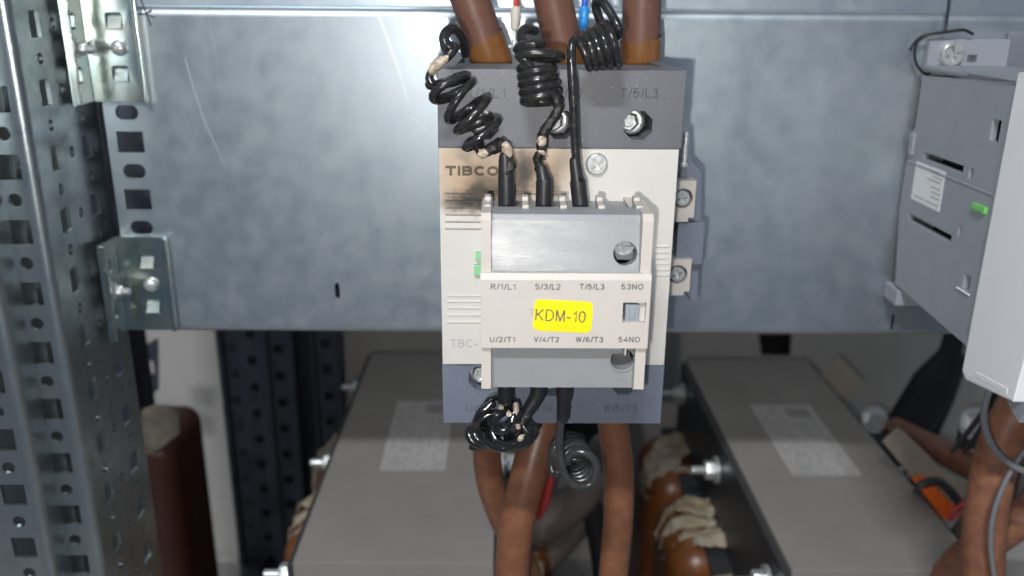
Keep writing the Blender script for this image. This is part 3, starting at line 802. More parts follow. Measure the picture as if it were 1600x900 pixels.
# lean the loops so that they read as slanted ovals
tail = spline([hx[-1], P(744, 225, 252), P(752, 240, 250), P(772, 232, 250), P(786, 226, 249), P(794, 240, 249), P(797, 262, 249)], 8)
path1 = lead2 + spline([lead2[-1], hx[0]], 3)[1:] + hx[1:]
obj('lead_loop', rough_tube(lead, 1.5, .15), 'black_rubber', w1)
obj('coil_strand', rough_tube(path1, lambda t: 1.30 + .10 * sin(t * 31), .12), 'black_rubber', w1)
obj('charred_strand', rough_tube(tail, lambda t: 1.45 + .35 * sin(t * 14), .55), 'charred_rubber', w1)
patches(w1, lead2, [(.30, .66)]); patches(w1, tail, [(.30, .42), (.66, .88)], r=1.5)
slv = spline([P(789, 244, 249.5), P(790, 270, 249.5), P(791, 276, 249.5), P(791, 330, 249)], 6)
obj('shrink_sleeve', rough_tube(slv, [1.75, 2.0, 2.15, 2.35, 2.4, 2.4, 2.35], .06, 18), 'shrink_sleeve', w1)
# -- middle, tight coil
w2 = thing('coiled_wire', P(848, 320, 250), 'black coiled wire in the middle above the contact module, tightly wound with a charred tail', 'wire', GT)
pA = spline([P(836, 48, 272), P(820, 46, 268), P(814, 58, 264), P(824, 70, 260), P(846, 68, 256)], 7)
big = coil([P(843, 78, 256), P(842, 92, 255)], lambda t: 6.2, 1.15, 26, .3, .55, wob=.05)
tight = coil([P(838, 102, 256), P(842, 130, 255), P(846, 160, 254)], lambda t: 4.6 + .4 * t, 4.6, 24, .4, .8)
path2 = pA + spline([pA[-1], big[0]], 3)[1:] + big[1:] + spline([big[-1], tight[0]], 4)[1:] + tight[1:]
out2 = spline([tight[-1], P(868, 150, 251), P(872, 170, 250.5), P(862, 190, 250), P(850, 205, 250), P(846, 222, 250), P(846, 236, 250), P(840, 250, 250), P(845, 266, 250)], 8)
obj('coil_strand', rough_tube(path2, lambda t: 1.42 + .06 * sin(t * 40), .1), 'black_rubber', w2)
obj('charred_strand', rough_tube(out2, lambda t: 1.45 + .25 * max(0, t - .55) * sin(t * 40) * 2, .35), 'charred_rubber', w2)
b = bmesh.new()
for dx, dy in ((-10, 3), (-8, -2), (11, 0), (6, 6)):
    tube(b, spline([P(843, 246, 250), P(843 + dx * .6, 247 + dy, 249.4), P(843 + dx, 249 + dy * 2, 249)], 4), [.9, .5, .15], 8)
obj('charred_shred', b, 'charred_rubber', w2)
patches(w2, out2, [(.56, .70), (.74, .80)], r=1.45)
slv = spline([P(846, 262, 249.8), P(849, 280, 249.5), P(850, 286, 249.5), P(849, 330, 249)], 6)
obj('shrink_sleeve', rough_tube(slv, [1.6, 1.9, 2.05, 2.3, 2.4, 2.4, 2.4], .05, 18), 'shrink_sleeve', w2)
# -- right, straight with a compact coil
w3 = thing('coiled_wire', P(905, 320, 250), 'sound black coiled wire at the right above the contact module, with a long straight tail', 'wire', GT)
straight = spline([P(903, 275, 249.5), P(899, 230, 250), P(896, 160, 250), P(893, 100, 250), P(893, 74, 251), P(898, 62, 252.5), P(906, 66, 253)], 8)
cx3 = coil([P(912, 82, 257), P(935, 75, 257), P(962, 67, 257)], lambda t: 4.6 + 2.0 * t, 4.6, 26, 1.1, .95, ref=(0, 0, 1))
tail3 = spline([cx3[-1], P(968, 50, 254), P(955, 22, 256), P(940, 2, 259), P(931, 6, 262), P(936, 28, 263), P(950, 52, 263)], 8)
path3 = straight + spline([straight[-1], cx3[2]], 3)[1:] + cx3[3:] + tail3[1:]
obj('coil_strand', rough_tube(path3, 1.32, .05, 16), 'black_rubber', w3)
slv = spline([P(898, 250, 249.8), P(902, 280, 249.5), P(903, 286, 249.5), P(908, 330, 249)], 6)
obj('shrink_sleeve', rough_tube(slv, [1.6, 1.85, 1.95, 2.3, 2.4, 2.4, 2.4], .05, 18), 'shrink_sleeve', w3)

# -- below: molten tangle, its stub, and the grey spring
GBT = 'black coiled wires below the contact module'
w4 = thing('coiled_wire', P(785, 690, 245), 'glossy molten tangle of black coiled wire hanging under the left of the contact module', 'wire', GBT)
ctr = P(783, 656, 246); k = mmpp(783, 656, 246)


def knot(p_, q_, R_, r_, n, ph=0.0, sq=1.0, tilt=0.0):
    out = []
    for i in range(n + 1):
        a = 2 * pi * i / n
        rr = R_ + r_ * cos(q_ * a + ph)
        x, z, y = rr * cos(p_ * a), rr * sin(p_ * a) * sq, r_ * 1.2 * sin(q_ * a + ph)
        out.append(ctr + V((x, y + tilt * z, z)))
    return out


slv = spline([P(790, 596, 247), P(790, 622, 247), P(791, 634, 246.5)], 6)
obj('shrink_sleeve', rough_tube(slv, [2.5, 2.5, 2.35], .06, 18), 'shrink_sleeve', w4)
kn = [p + V((0, 0, -.5)) for p in knot(2, 3, 5.9, 2.3, 190, .9, .9, .2)]
obj('molten_loops', rough_tube(kn, 1.25, .25, 14, .5), 'molten_rubber', w4)
ar = spline([P(770, 630, 243), P(751, 645, 242), P(746, 668, 243), P(760, 690, 243), P(785, 700, 243), P(808, 692, 243), P(822, 676, 244), P(824, 662, 246), P(812, 650, 248)], 9)
obj('outer_loop', rough_tube(ar, 1.45, .25, 14, .5), 'molten_rubber', w4)
c2_ = coil([P(742, 682, 252), P(760, 676, 246)], lambda t: 3.7, 2.2, 22, .2, .9)
obj('side_loop', rough_tube(c2_, 1.4, .12), 'molten_rubber', w4)
c2_ = coil([P(818, 678, 252), P(806, 680, 244)], lambda t: 3.6, 2.1, 22, 1.2, 1)
obj('side_loop', rough_tube(c2_, 1.4, .12), 'molten_rubber', w4)
inn = spline([P(792, 640, 243), P(778, 648, 241.5), P(772, 660, 241), P(780, 672, 241), P(793, 668, 241), P(800, 655, 241.5), P(806, 640, 243)], 8)
obj('inner_loop', rough_tube(inn, 1.5, .3, 12, .6), 'molten_rubber', w4)
for pts in ([(781, 634, 240.9), (785, 639, 240.7)], [(794, 644, 240.4), (797, 651, 240.4)], [(806, 630, 242), (807, 646, 241.4)], [(808, 668, 241.6), (812, 664, 241.8)], [(812, 688, 241.4), (817, 680, 241.6)]):
    b = bmesh.new(); tube(b, spline([P(*p) for p in pts], 5), [.5, 1.0, .9, .3], 10)
    for v in b.verts: v.co += noise.noise_vector(v.co * 1.7) * .4
    obj('bare_braid', b, 'glass_braid', w4)
w5 = thing('coiled_wire', P(825, 640, 248), 'short charred wire stub slanting from the middle bottom of the contact module into the tangle', 'wire', GBT)
slv = spline([P(842, 598, 248), P(838, 620, 247.5), P(826, 640, 246.5), P(819, 652, 246)], 7)
obj('shrink_sleeve', rough_tube(slv, [2.5, 2.45, 2.1, 1.9], .08, 18), 'shrink_sleeve', w5)
st_ = spline([P(823, 647, 246), P(812, 662, 244.5), P(800, 670, 243), P(790, 664, 243)], 7)
obj('charred_strand', rough_tube(st_, 1.6, .4), 'charred_rubber', w5)
w6 = thing('coiled_wire', P(900, 750, 255), 'grey-black spring-like wire hanging below the right of the contact module, still neatly wound', 'wire', GBT)
slv = spline([P(882, 598, 248), P(881, 622, 248), P(880, 628, 248), P(879, 655, 248)], 6)
obj('shrink_sleeve', rough_tube(slv, [2.55, 2.5, 2.1, 1.95, 1.85], .05, 18), 'shrink_sleeve', w6)
sp = coil([P(906, 733, 247.5), P(895, 716, 259), P(886, 703, 271)], lambda t: 5.0 + 1.0 * t, 5.6, 30, 0, 1.0, ref=(-1, 0, 0))
dr = spline([P(879, 640, 248), P(875, 670, 247.5), P(875, 705, 247), P(880, 735, 245.5), P(890, 752, 244.5), P(905, 760, 244.5), P(922, 757, 245), P(931, 742, 245.5), P(931, 725, 246), P(922, 712, 246.5), P(908, 706, 247), P(894, 709, 247.5), P(884, 720, 248)], 9)
sp = [p for p in sp]
obj('coil_strand', rough_tube(dr, 1.3, .03, 16), 'spring_rubber', w6)
obj('coil_turns', rough_tube(sp[6:], 1.2, .03, 16), 'spring_rubber', w6)
e_ = spline([sp[-1], P(866, 716, 271), P(862, 730, 270), P(866, 742, 268), P(873, 737, 265)], 7)
obj('strand_end', rough_tube(e_, 1.2, .03, 14), 'spring_rubber', w6)

# ---- thin control wires at the top, behind the cables
for nm, px, m1, m2, lab in (('red', 805, 'red_wire', 'white_ferrule', 'thin red control wire with a white ferrule, between the left and middle brown cables'), ('blue', 912, 'blue_wire', 'blue_ferrule', 'thin blue control wire with a blue ferrule, left of the rightmost brown cable')):
    root = thing('control_wire', P(px, 60, 345), lab, 'wire')
    b = bmesh.new(); tube(b, spline([P(px + 4, -60, 345), P(px + 2, -10, 345), P(px + 1, 20, 345)], 8), 1.25, 14); obj('insulation', b, m1, root)
    b = bmesh.new(); tube(b, [P(px + 1, 14, 345), P(px + .5, 24, 345), P(px, 32, 345), P(px - 1, 44, 345)], [2.0, 2.0, 1.9, 1.6], 16); obj('ferrule', b, m2, root)
    b = bmesh.new(); tube(b, [P(px - 1, 40, 345), P(px - 2, 75, 345), P(px - 2, 110, 345)], .8, 10); box(b, P(px - 14, 72, 346), P(px + 10, 110, 360), .5); obj('terminal_clamp', b, 'screw_zinc', root)

# ================================================================== DEVICE AT THE RIGHT
XD = 173.0
dev = thing('power_device', (XD + 20, 330, -130), 'grey device with a white front cover and a small white label, at the right edge', 'electrical device')


def D(px, py, X=XD): p = PX(px, py, X); return (p.y, p.z)


FX = ((XD, 0, 0), (0, 1, 0), (0, 0, 1), (1, 0, 0))
YW1 = 296.0                                             # joint between grey body and white cover
zt_d, zb_d = D(1590, 127)[1], D(1505, 525)[1]
outl = [D(1440, 118), D(1429, 200), D(1421, 208), D(1414, 262), D(1404, 330), D(1398, 444), (YW1, zb_d - 3), (YW1, zt_d)]
outl[0] = (min(outl[0][0], 366), outl[0][1])
outl = [(min(y, 368.5), z) for y, z in outl]
hs = []
y_, z_ = D(1555, 204); hs.append(rect(y_, z_, 5.6, 7.4))
y_, z_ = D(1510, 441); hs.append(rect(y_, z_, 4.4, 5.6))
y_, z_ = D(1517, 271); hs.append(rect(y_, z_, 3.0, 3.8))
y_, z_ = D(1499, 362); hs.append(rect(y_, z_, 2.0, 3.8))
a, c = D(1443, 242), D(1504, 268)
hs.append([(a[0], a[1] + 1.2), (a[0], a[1] - 1.4), (c[0], a[1] - 1.4), (c[0], a[1] + 1.2)])
a, c = D(1422, 322), D(1488, 360)
hs.append([(a[0], a[1] - 3.2), (a[0], a[1] - 5.8), (c[0], a[1] - 5.8), (c[0], a[1] - 3.2)])
bm = bmesh.new(); sheet(bm, FX, outl, hs, 2.4, .35)
sheet(bm, ((XD + 14, 0, 0), (0, 1, 0), (0, 0, 1), (1, 0, 0)), [(y, z) for y, z in [(o_[0] + (1 if o_[0] < 320 else -1.0), o_[1] + (1 if o_[1] < -70 else -1)) for o_ in outl]], [], 60)
obj('body', bm, 'device_grey', dev)
bm = bmesh.new(); sheet(bm, ((XD + 12.5, 0, 0), (0, 1, 0), (0, 0, 1), (1, 0, 0)), [(302, -120), (360, -112), (364, -35), (302, -35)], [], 1); box(bm, (XD + 2.6, 301.5, zb_d + 4), (XD + 13, 303, zt_d - 4))  # black sheets added behind the side openings to make them look deep and unlit
obj('opening_dark_backing', bm, 'black_void', dev)
bm = bmesh.new()                                        # raised rear strip and step along the side
box(bm, (XD - .8, 330, zt_d - 1.0), (XD + .5, 366, zt_d + .6), .3); box(bm, (XD - .8, YW1, zt_d - .2), (XD + .5, 332, zt_d + .9), .3)
for (p0, p1) in (((1416, 246), (1533, 303)),):
    (ya_, za_), (yb_, zb_) = D(*p0), D(*p1); zm_ = (za_ + zb_) / 2
    box(bm, (XD - .35, min(ya_, 366), zm_ - .35), (XD + .4, YW1 + 1, zm_ + .35), .15)
box(bm, (XD - .5, YW1 + .5, zb_d + 3), (XD + .5, YW1 + 2.2, zt_d - 3), .2)
ya_, za_ = D(1424, 222); box(bm, (XD - 1.2, min(ya_, 367) - 3.5, za_ - 5), (XD + .6, min(ya_, 367), za_ + 4), .3)
obj('side_rims', bm, 'device_grey', dev)
fo = P(1455, 60, YP - 4); fb = P(1600, 112, YP - 4); bm = bmesh.new()
fs = P(1485, 84, YP - 4)
sheet(bm, front(YP - 4), [(XD + 1, zt_d - 6), (fb.x + 60, zt_d - 6), (fb.x + 60, fo.z - .2), (XD + 1, fo.z)], [rect(P(1519, 92, YP - 4).x, P(1519, 92, YP - 4).z, 3.8, 2.8)], 3.4, .6)
box(bm, (P(1596, 90, 356).x, 340, zt_d - 3), (P(1596, 90, 356).x + 30, YP - 1, fo.z + 3), .5)
sweep(bm, [(0, YP - 4, zt_d + .5), (0, YW1 + 1, zt_d + 1.2), (0, YW1 + 1, zt_d - 2), (0, YP - 4, zt_d - 2)], (1, 0, 0), XD + .6, XD + 55)
obj('mounting_foot', bm, 'device_grey', dev)
b = bmesh.new(); cross_screw(b, (fs.x, YP - 4, fs.z), 20 * mmpp(1485, 84, YP - 4), 2.6, .3); obj('mounting_screw', b, 'screw_zinc', dev)
# white cover: side profile with a chamfered lower corner
YWF = PX(1583, 627, XD - 1).y
co = [(YW1 + .4, zt_d + 3), (YW1 + .4, D(1510, 582)[1]), (YW1 - 3, D(1513, 592)[1] - .5), (YWF + .6, D(1583, 626)[1]), (YWF, D(1583, 626)[1] + 1), (YWF - 6, -40), (YWF - 6, zt_d + 3)]
bm = bmesh.new(); sheet(bm, ((XD - 1.0, 0, 0), (0, 1, 0), (0, 0, 1), (1, 0, 0)), co, [], 75, .7)
wc = obj('front_cover', bm, 'device_white', dev)
bm = bmesh.new()
a, c = D(1524, 585, XD - 1), D(1574, 612, XD - 1)
t_ = bmesh.new()
sheet(t_, ((XD - 1.2, 0, 0), (0, 1, 0), (0, 0, 1), (1, 0, 0)), [(a[0], a[1] + 1.2), (a[0], a[1] - .8), (c[0], c[1] - .8), (c[0], c[1] + 1.2)], [], .4, .1); merge(bm, t_)
obj('cover_groove', bm, 'device_white', wc)
bm = bmesh.new(); sheet(bm, ((XD + 3, 0, 0), (0, 1, 0), (0, 0, 1), (1, 0, 0)), [(YWF + 3, D(1583, 626)[1] - 1), (YWF + 10, D(1583, 626)[1] - 4), (YWF + 1, D(1583, 626)[1] - 8), (YWF - 6, -118), (YWF - 6, -110)], [], 60, .3)
obj('lower_front', bm, 'device_grey', dev)
b = bmesh.new(); a, c = D(1524, 316), D(1541, 340); box(b, (XD - 1.4, a[0], a[1]), (XD + 3, c[0], c[1] + 1.2), .3); obj('release_clip', b, 'green_plastic', dev)
b = bmesh.new(); a, c = D(1496, 448), D(1515, 462); box(b, (XD - .6, a[0], a[1]), (XD + .5, c[0], c[1]), .2); obj('side_ledge', b, 'device_white', dev)
b = bmesh.new(); a = P(1400, 446, YP - 3); c = P(1425, 462, YP - 3); box(b, (XD - 1, YP - 14, c.z - 1), (XD + 14, YP - .5, a.z + 1), .4); obj('lower_foot', b, 'device_grey', dev)
# its label
lq = [PX(1431, 252, XD - .05), PX(1424, 313, XD - .05), PX(1470, 330, XD - .05), PX(1476, 267, XD - .05)]
bm = bmesh.new(); ly0, ly1 = (lq[0].y + lq[1].y) / 2, (lq[2].y + lq[3].y) / 2; lz0, lz1 = (lq[0].z + lq[3].z) / 2, (lq[1].z + lq[2].z) / 2
box(bm, (XD - .12, ly0, lz0), (XD + .02, ly1, lz1)); rl = obj('rating_label', bm, 'paper_white', dev)
for i, (u0, u1, vv) in enumerate(((.55, .95, .12), (.62, .95, .22), (.45, .9, .32), (.6, .92, .48), (.66, .94, .60), (.66, .94, .72), (.1, .45, .88), (.5, .95, .88), (.1, .8, .08))):
    b = bmesh.new(); yy0, yy1 = ly0 + (ly1 - ly0) * u0, ly0 + (ly1 - ly0) * u1; zz = lz0 + (lz1 - lz0) * vv
    box(b, (XD - .18, yy0, zz - .28), (XD - .1, yy1, zz + .28)); obj('print_line', b, 'print_grey', rl)

# black thread looped round its screw
b = bmesh.new()
tube(b, spline([P(1484, -20, 366), P(1482, 10, 366), P(1478, 40, 365), P(1477, 50, 364)], 8), .62, 10)
tube(b, spline([P(1422, 78, 367), P(1433, 62, 366), P(1450, 54, 364), P(1480, 50, 363), P(1505, 47, 363), P(1520, 53, 364)], 8), .6, 10)
tube(b, spline([P(1452, 53, 364), P(1434, 66, 365), P(1429, 85, 366), P(1434, 104, 366), P(1447, 116, 366), P(1456, 112, 366)], 8), .5, 10)
tag(obj('tie_wire', b, 'thin_black'), 'thin black wire looped round the screw at the top of the grey device', 'wire')

# ================================================================== REACTORS BELOW
ZR = -270.0


def bolt_set(root, X, Y, Z, sgn):
    b = bmesh.new(); tube(b, [(X, Y, Z), (X + sgn * 17, Y, Z)], 2.5, 14); hexbolt(b, (X + sgn * 1.0, Y, Z), (sgn, 0, 0), 6.2, 8.5, .2, 1.45)
    obj('clamp_bolt', b, 'screw_zinc', root)


def reactor(x0, x1, y0, y1, label, ink_side, coils=(-1, 1), Zt=ZR):
    root = thing('reactor', ((x0 + x1) / 2, (y0 + y1) / 2, -530), label, 'reactor', 'iron-core reactors at the bottom of the cabinet')
    b = bmesh.new(); box(b, (x0, y0, Zt - 56), (x1, y1, Zt), 1.0)
    obj('core_yoke', b, 'core_paint', root)
    b = bmesh.new(); box(b, (x0, y0, -528), (x1, y1, -480), 1); 
    for i in range(3): yc_ = y0 + 46 + (y1 - y0 - 92) * i / 2; box(b, (x0 + 8, yc_ - 22, -481), (x1 - 8, yc_ + 22, Zt - 55))
    obj('core_legs', b, 'core_paint', root)
    for s_, x in ((-1, x0), (1, x1)):
        b = bmesh.new(); box(b, (x + s_ * .4, y0 + 1, Zt - 62), (x + s_ * 3.4, y1 - 1, Zt - 3), .5); box(b, (x + s_ * .4, y0 + 1, Zt - 65), (x + s_ * 16, y1 - 1, Zt - 61.8), .5)
        obj('clamp_plate', b, 'clamp_black', root)
        for i in range(3): bolt_set(root, x + s_ * 3.2, y0 + 20 + (y1 - y0 - 40) * i / 2, Zt - 22, s_)
    for i in range(3):
        yc_ = y0 + 46 + (y1 - y0 - 92) * i / 2
        b = bmesh.new(); box(b, (x0 - 38, yc_ - 40, -482), (x1 + 38, yc_ + 40, Zt - 60), 20, 6); co_ = obj('coil', b, 'varnished_coil', root)
        for s_, x in ((-1, x0), (1, x1)):                # cotton lashing over the coil's crown
            if s_ not in coils: continue
            b = bmesh.new(); xx = x + s_ * 20; rnd = random.Random(11 * i + 3 + s_)
            for k_ in range(6):                          # crumpled strips of cotton tape folded over the crown
                yy = yc_ - 24 + 45 * k_ / 5 + rnd.uniform(-5, 5); dy_ = rnd.uniform(-13, 9); up = rnd.uniform(-1, 4)
                o_ = 9 * (abs(k_ - 2.5) / 2.5) ** 2
                pts_ = [(xx - s_ * 16, yy - dy_, Zt - 58 + up), (xx - s_ * 4, yy, Zt - 57.5 + up - o_ * .3), (xx + s_ * (8 - o_ * .5), yy + dy_, Zt - 60 + up - o_ * .6), (xx + s_ * (16 - o_), yy + dy_ * 1.4, Zt - 68 - o_), (xx + s_ * (19.5 - o_), yy + dy_ * 1.5, Zt - 76 - rnd.uniform(0, 10))]
                wa, wb = rnd.uniform(.6, 2), rnd.uniform(0, 6)
                tube(b, spline(pts_, 8), lambda t: (1.7 + .5 * sin(9 * t * wa + wb)) * (1 - .5 * t), 16, flat=rnd.uniform(3.2, 5.0))
            for v in b.verts: v.co += noise.noise_vector(v.co * .13) * 2.4 + noise.noise_vector(v.co * .45) * 1.0
            obj('cotton_lashing', b, 'cotton_tape', co_, sharp=80)
    return root


R1X0, R1X1, R1Y0, R1Y1 = 145.6, 242.8, 365.5, 636
rr_ = reactor(R1X0, R1X1, R1Y0, R1Y1, 'grey iron-core reactor at the right with a bright silver rating label', 1)
R2X0, R2X1, R2Y0, R2Y1 = -106, -4, 371, 646
rl_ = reactor(R2X0, R2X1, R2Y0, R2Y1, 'grey iron-core reactor at the left with a faded rating label, partly behind the contactor', -1)


def rating(root, quad, ink):
    q = [PZ(x, y, ZR) for x, y in quad]
    x0, x1 = (q[0].x + q[3].x) / 2, (q[1].x + q[2].x) / 2; y1, y0 = (q[0].y + q[1].y) / 2, (q[2].y + q[3].y) / 2
    b = bmesh.new(); box(b, (x0, y0, ZR + .05), (x1, y1, ZR + .25)); lb = obj('rating_label', b, 'label_silver', root)
    b = bmesh.new(); n = 17; rnd = random.Random(5)
    for j in range(n):
        yy = y1 - (y1 - y0) * (j + .6) / n; xq = .06
        while xq < .92:
            wq = rnd.uniform(.015, .05)
            if rnd.random() < .62 and not (.40 < xq < .47) and not (.70 < xq < .75) and not (j < 4 and xq > .45):
                box(b, (x0 + (x1 - x0) * xq, yy - (y1 - y0) * .014, ZR + .24), (x0 + (x1 - x0) * min(.95, xq + wq), yy + (y1 - y0) * .014, ZR + .3))
            xq += wq + rnd.uniform(.008, .03)
    box(b, (x0 + (x1 - x0) * .52, y1 - (y1 - y0) * .20, ZR + .24), (x0 + (x1 - x0) * .9, y1 - (y1 - y0) * .06, ZR + .3))
    obj('worn_print', b, 'label_ink', lb)


rating(rr_, [(1172, 633), (1268, 633), (1342, 742), (1238, 744)], 1)
rating(rl_, [(628, 626), (712, 628), (692, 735), (586, 735)], -1)
# tan terminal tabs along the right reactor
for quad, dz in (([(1405, 668), (1460, 720), (1432, 750), (1382, 690)], 0), ([(1452, 722), (1520, 762), (1500, 800), (1438, 748)], 0), ([(1312, 556), (1350, 596), (1322, 626), (1284, 588)], 0)):
    b = bmesh.new(); Yq = 545 if quad[0][0] < 1400 else 445
    if quad[0][0] < 1350: Yq = 610
    ps = [P(x, y, Yq + (8 if i in (0, 1) else 0)) for i, (x, y) in enumerate(quad)]
    d_ = (ps[1] - ps[0]).cross(ps[3] - ps[0]).normalized() * 2
    A = [b.verts.new(p) for p in ps]; B = [b.verts.new(p + d_) for p in ps]
    b.faces.new(A); b.faces.new(B)
    for i in range(4): b.faces.new((A[i], A[(i + 1) % 4], B[(i + 1) % 4], B[i]))
    obj('terminal_tab', b, 'board_beige', rr_)
# a third reactor's coil behind the front post
b = bmesh.new(); a, c = P(196, 655, 545), P(284, 660, 545); zt3 = P(255, 634, 580).z
box(b, (a.x, 520, -480), (c.x, 590, zt3), 13, 6)
c3 = thing('coil_leg', ((a.x + c.x) / 2, 555, -480), 'dark brown varnished coil with a cream top, behind the left front post', 'coil')
obj('winding', b, 'dark_coil', c3)
b = bmesh.new(); q0, q1 = P(230, 640, 519), P(281, 700, 519)
outl3 = [(P(x, y, 519.4).x, P(x, y, 519.4).z) for x, y in [(222, 640), (240, 633), (266, 634), (279, 648), (282, 676), (266, 688), (250, 702), (238, 704), (222, 690)]]
sheet(b, front(517.5), outl3[::-1], [], 3, .8); obj('cotton_pad', b, 'dull_pad', c3)
b = bmesh.new(); box(b, (c3.location.x / S - 14, 530, -532), (c3.location.x / S + 14, 580, -479)); obj('foot', b, 'clamp_black', c3)

# ---- rear posts


def rear_post(x0, label, cols, Yf, width):
    root_b = bmesh.new(); hs_ = []
    for cx_ in cols:
        for k_ in range(16):
            z = -230 - 25 * k_ - (12.5 if cx_ in cols[1::2] else 0)
            if z < -515: continue
            hs_.append(rect(x0 + cx_, z, 8, 8))
    sheet(root_b, front(Yf), [(x0, -530), (x0 + width, -530), (x0 + width, -150), (x0, -150)], hs_, 1.6)
    box(root_b, (x0 - 2, Yf - 5, -530), (x0 + 3, Yf + 1.5, -150), 1.5); box(root_b, (x0 + width - 3, Yf - 6, -530), (x0 + width + 3, Yf + 1.5, -150), 2)
    box(root_b, (x0, Yf + 14, -530), (x0 + width, Yf + 16, -150))
    return tag(obj('rear_post', root_b, 'rear_steel_shaded'), label, 'frame post', 'dark perforated posts at the back')


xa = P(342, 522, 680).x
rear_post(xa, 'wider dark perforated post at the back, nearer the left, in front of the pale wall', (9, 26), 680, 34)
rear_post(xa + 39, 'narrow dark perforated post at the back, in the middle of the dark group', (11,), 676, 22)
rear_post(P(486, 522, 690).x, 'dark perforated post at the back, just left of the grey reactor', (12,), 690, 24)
b = bmesh.new(); box(b, (xa + 20, 708, -529), (P(530, 522, 700).x, 712, -150)); tag(obj('rear_post', b, 'rear_steel_shaded'), 'flat dark filler added behind the rear posts so that the gap between them reads dark', 'frame post', 'dark perforated posts at the back')  # added filler that keeps the gap between the posts dark
b = bmesh.new(); box(b, (xa - 8, 676, -529), (P(535, 520, 690).x, 700, -516)); box(b, (xa + 4, 660, -516), (xa + 22, 690, -490), 3)
tag(obj('base_fitting', b, 'rear_steel_shaded'), 'dark fitting at the foot of the rear posts', 'fitting')
b = bmesh.new(); pz = P(330, 885, 725)
sheet(b, front(726), [(P(240, 885, 726).x, pz.z - 14), (P(372, 885, 726).x, pz.z - 14), (P(372, 885, 726).x, pz.z + 10), (P(240, 885, 726).x, pz.z + 10)], [ngon(P(x, 885, 726).x, pz.z, 4.5, 14) for x in (300, 320, 342, 360)], 2)
tag(obj('base_rail', b, 'wall_paint'), 'pale perforated rail along the foot of the rear wall', 'rail')
b = bmesh.new(); hp = [(226, 540), (245, 530), (246, 610), (232, 622), (226, 600)]
sheet(b, front(640), [(P(x, y, 640).x, P(x, y, 640).z) for x, y in hp][::-1], [rect(P(236, 575, 640).x, P(236, 575, 640).z, 4.5, 12)], 3, .4)
tag(obj('wall_bracket', b, 'rear_steel_shaded'), 'small dark slotted bracket beside the left post, above the brown coil', 'bracket')
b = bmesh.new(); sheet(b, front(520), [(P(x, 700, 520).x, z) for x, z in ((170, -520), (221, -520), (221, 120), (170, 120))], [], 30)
tag(obj('rear_post', b, 'rear_steel_shaded'), 'plain dark post directly behind the left front post', 'frame post', 'dark perforated posts at the back')

# ---- things among and behind the reactors
b = bmesh.new()
tube(b, spline([P(1500, 490, 640), P(1486, 545, 640), P(1468, 585, 640), P(1438, 635, 640), P(1404, 690, 640), P(1366, 760, 640)], 10), lambda t: 9 + 10 * max(0, min(1, (t - .2) * 4)), 20, flat=.6)
tag(obj('cable_sleeve', b, 'mesh_sleeve'), 'black cable sleeve leaning to the right behind the right reactor', 'cable sleeve')
cable('strip_cable', 'narrow black cable beside the black sleeve at the right rear', [(1500, 560, 650), (1480, 620, 650), (1450, 690, 645), (1430, 760, 640)], 6, 'mesh_sleeve')
cable('power_cable', 'brown cable running down to the right behind the right reactor', [(1400, 670, 560), (1440, 690, 520), (1500, 720, 480), (1570, 760, 440), (1680, 830, 400)], 8.5, 'brown_dusty', 'cable', 'brown cables under the right-hand device')
cable('power_cable', 'thick brown cable hanging from the grey device at the right edge', [(1640, 520, 318), (1605, 610, 318), (1566, 690, 316), (1545, 770, 314), (1537, 850, 312), (1536, 960, 310)], 8.6, 'brown_dusty', 'cable', 'brown cables under the right-hand device')
cable('power_cable', 'brown cable crossing low at the right edge behind the hanging one', [(1680, 740, 350), (1610, 800, 352), (1560, 835, 356), (1500, 880, 362), (1440, 960, 368)], 8.2, 'brown_dusty', 'cable', 'brown cables under the right-hand device')
cable('power_cable', 'lower brown cable at the right edge, second behind the hanging one', [(1680, 690, 400), (1600, 745, 402), (1540, 800, 404), (1500, 850, 410)], 8, 'grey_cable', 'cable', 'brown cables under the right-hand device')
cable('thin_wire', 'thin grey wire curving down from the grey device to the right edge', [(1556, 590, 300), (1541, 625, 300), (1538, 660, 300), (1550, 695, 299), (1572, 720, 298), (1605, 738, 298), (1660, 750, 298)], 1.35, 'grey_wire', 'wire')
cable('thin_wire', 'thin grey wire running down the thick brown cable at the right edge', [(1660, 640, 300), (1590, 720, 300), (1556, 790, 299), (1548, 850, 299), (1556, 920, 298)], 1.0, 'grey_wire', 'wire')
cable('thin_wire', 'red wire beside the thick brown cable under the grey device', [(1572, 615, 345), (1556, 655, 345), (1543, 700, 345), (1530, 750, 350)], 2.0, 'red_wire', 'wire')
for i, (x0, x1) in enumerate(((1556, 1520), (1546, 1500))):
    cable('thin_wire', ('thin black wire under the grey device, next to the red one', 'thin black wire curling down to the steel clip under the grey device')[i], [(x0, 600, 350), (x0 - 8, 640, 352), (x1, 690, 380), (x1 - 12, 705, 400)], 1.3, 'thin_black', 'wire')
# bolted clips behind
for (px, py, Y, lab) in ((1365, 655, 560, 'zinc bolt and clip behind the right reactor, left of the black sleeve'), (1522, 662, 470, 'zinc bolt and clip under the grey device, near the red wire')):
    root = thing('bolted_clip', P(px, py, Y), lab, 'clip')
    b = bmesh.new(); hexbolt(b, P(px, py, Y), (0, -1, .3), 7, 6, .3, 1.4); obj('bolt', b, 'screw_zinc', root)
    b = bmesh.new(); box(b, P(px - 25, py + 42, Y + 4), P(px + 22, py - 8, Y + 10), 2); obj('strap', b, 'clamp_black', root)
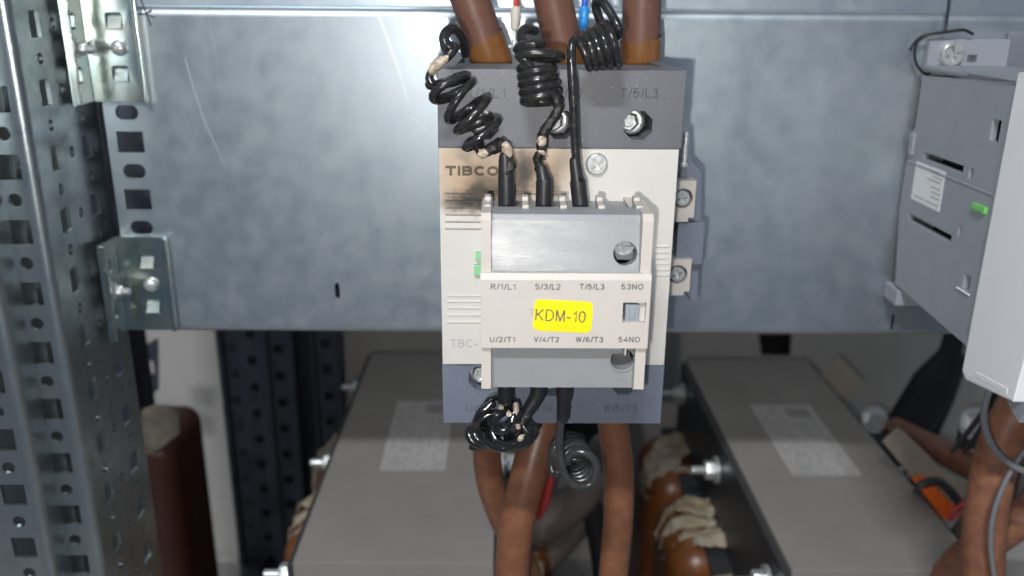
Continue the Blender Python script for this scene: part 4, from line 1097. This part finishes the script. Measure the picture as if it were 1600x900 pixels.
# orange connector
root = thing('connector', P(1470, 790, 430), 'orange connector in a black frame beside the right reactor', 'connector')
b = bmesh.new(); ps = [(1440, 766), (1462, 762), (1490, 790), (1488, 812), (1474, 814)]
sheet(b, front(428), [(P(x, y, 428).x, P(x, y, 428).z) for x, y in ps][::-1], [], 14, 1); obj('orange_body', b, 'orange_plastic', root)
b = bmesh.new(); tube(b, spline([P(1434, 768, 432), P(1442, 756, 432), P(1468, 754, 432), P(1496, 782, 432), P(1506, 802, 432)], 6), 2.6, 10); obj('black_frame', b, 'clamp_black', root)
for i, lab in enumerate(('upper of two red wires leaving the orange connector', 'lower of two red wires leaving the orange connector')):
    cable('thin_wire', lab, [(1484, 802 + i * 10, 425), (1500, 790 + i * 12, 425), (1525, 774 + i * 10, 424), (1560, 758 + i * 8, 420)], 1.3, 'red_wire', 'wire')
# behind the bottom cables
cable('thin_wire', 'red wire bundle seen between the middle and right brown cables below the contactor', [(868, 690, 420), (860, 740, 420), (850, 785, 425), (840, 805, 430)], 3.0, 'red_wire', 'wire')
cable('power_cable', 'upper greyish cable slanting down behind the brown cables', [(948, 700, 470), (915, 765, 470), (880, 800, 470), (820, 830, 470), (760, 850, 470)], 11, 'grey_cable', 'cable', 'greyish cables between the reactors')
cable('power_cable', 'lower greyish cable slanting down behind the brown cables', [(960, 740, 490), (900, 815, 490), (850, 870, 490), (790, 930, 490)], 11, 'grey_cable', 'cable', 'greyish cables between the reactors')
cable('strip_cable', 'black cable hanging between the reactors, left of the right brown cable', [(900, 690, 480), (922, 780, 480), (938, 860, 478), (950, 960, 475)], 7, 'mesh_sleeve')
cable('strip_cable', 'dark loom behind the contactor cables, above the greyish cables', [(840, 620, 560), (880, 650, 560), (920, 670, 560), (955, 675, 560)], 20, 'mesh_sleeve')
b = bmesh.new(); a, c = P(775, 820, 440), P(782, 900, 440); box(b, (a.x - 1, 438, -420), (c.x + 1.4, 445, a.z + 60), .6)
tag(obj('label_strip', b, 'paper_white'), 'narrow white strip beside the left reactor, behind the brown cables', 'strip')
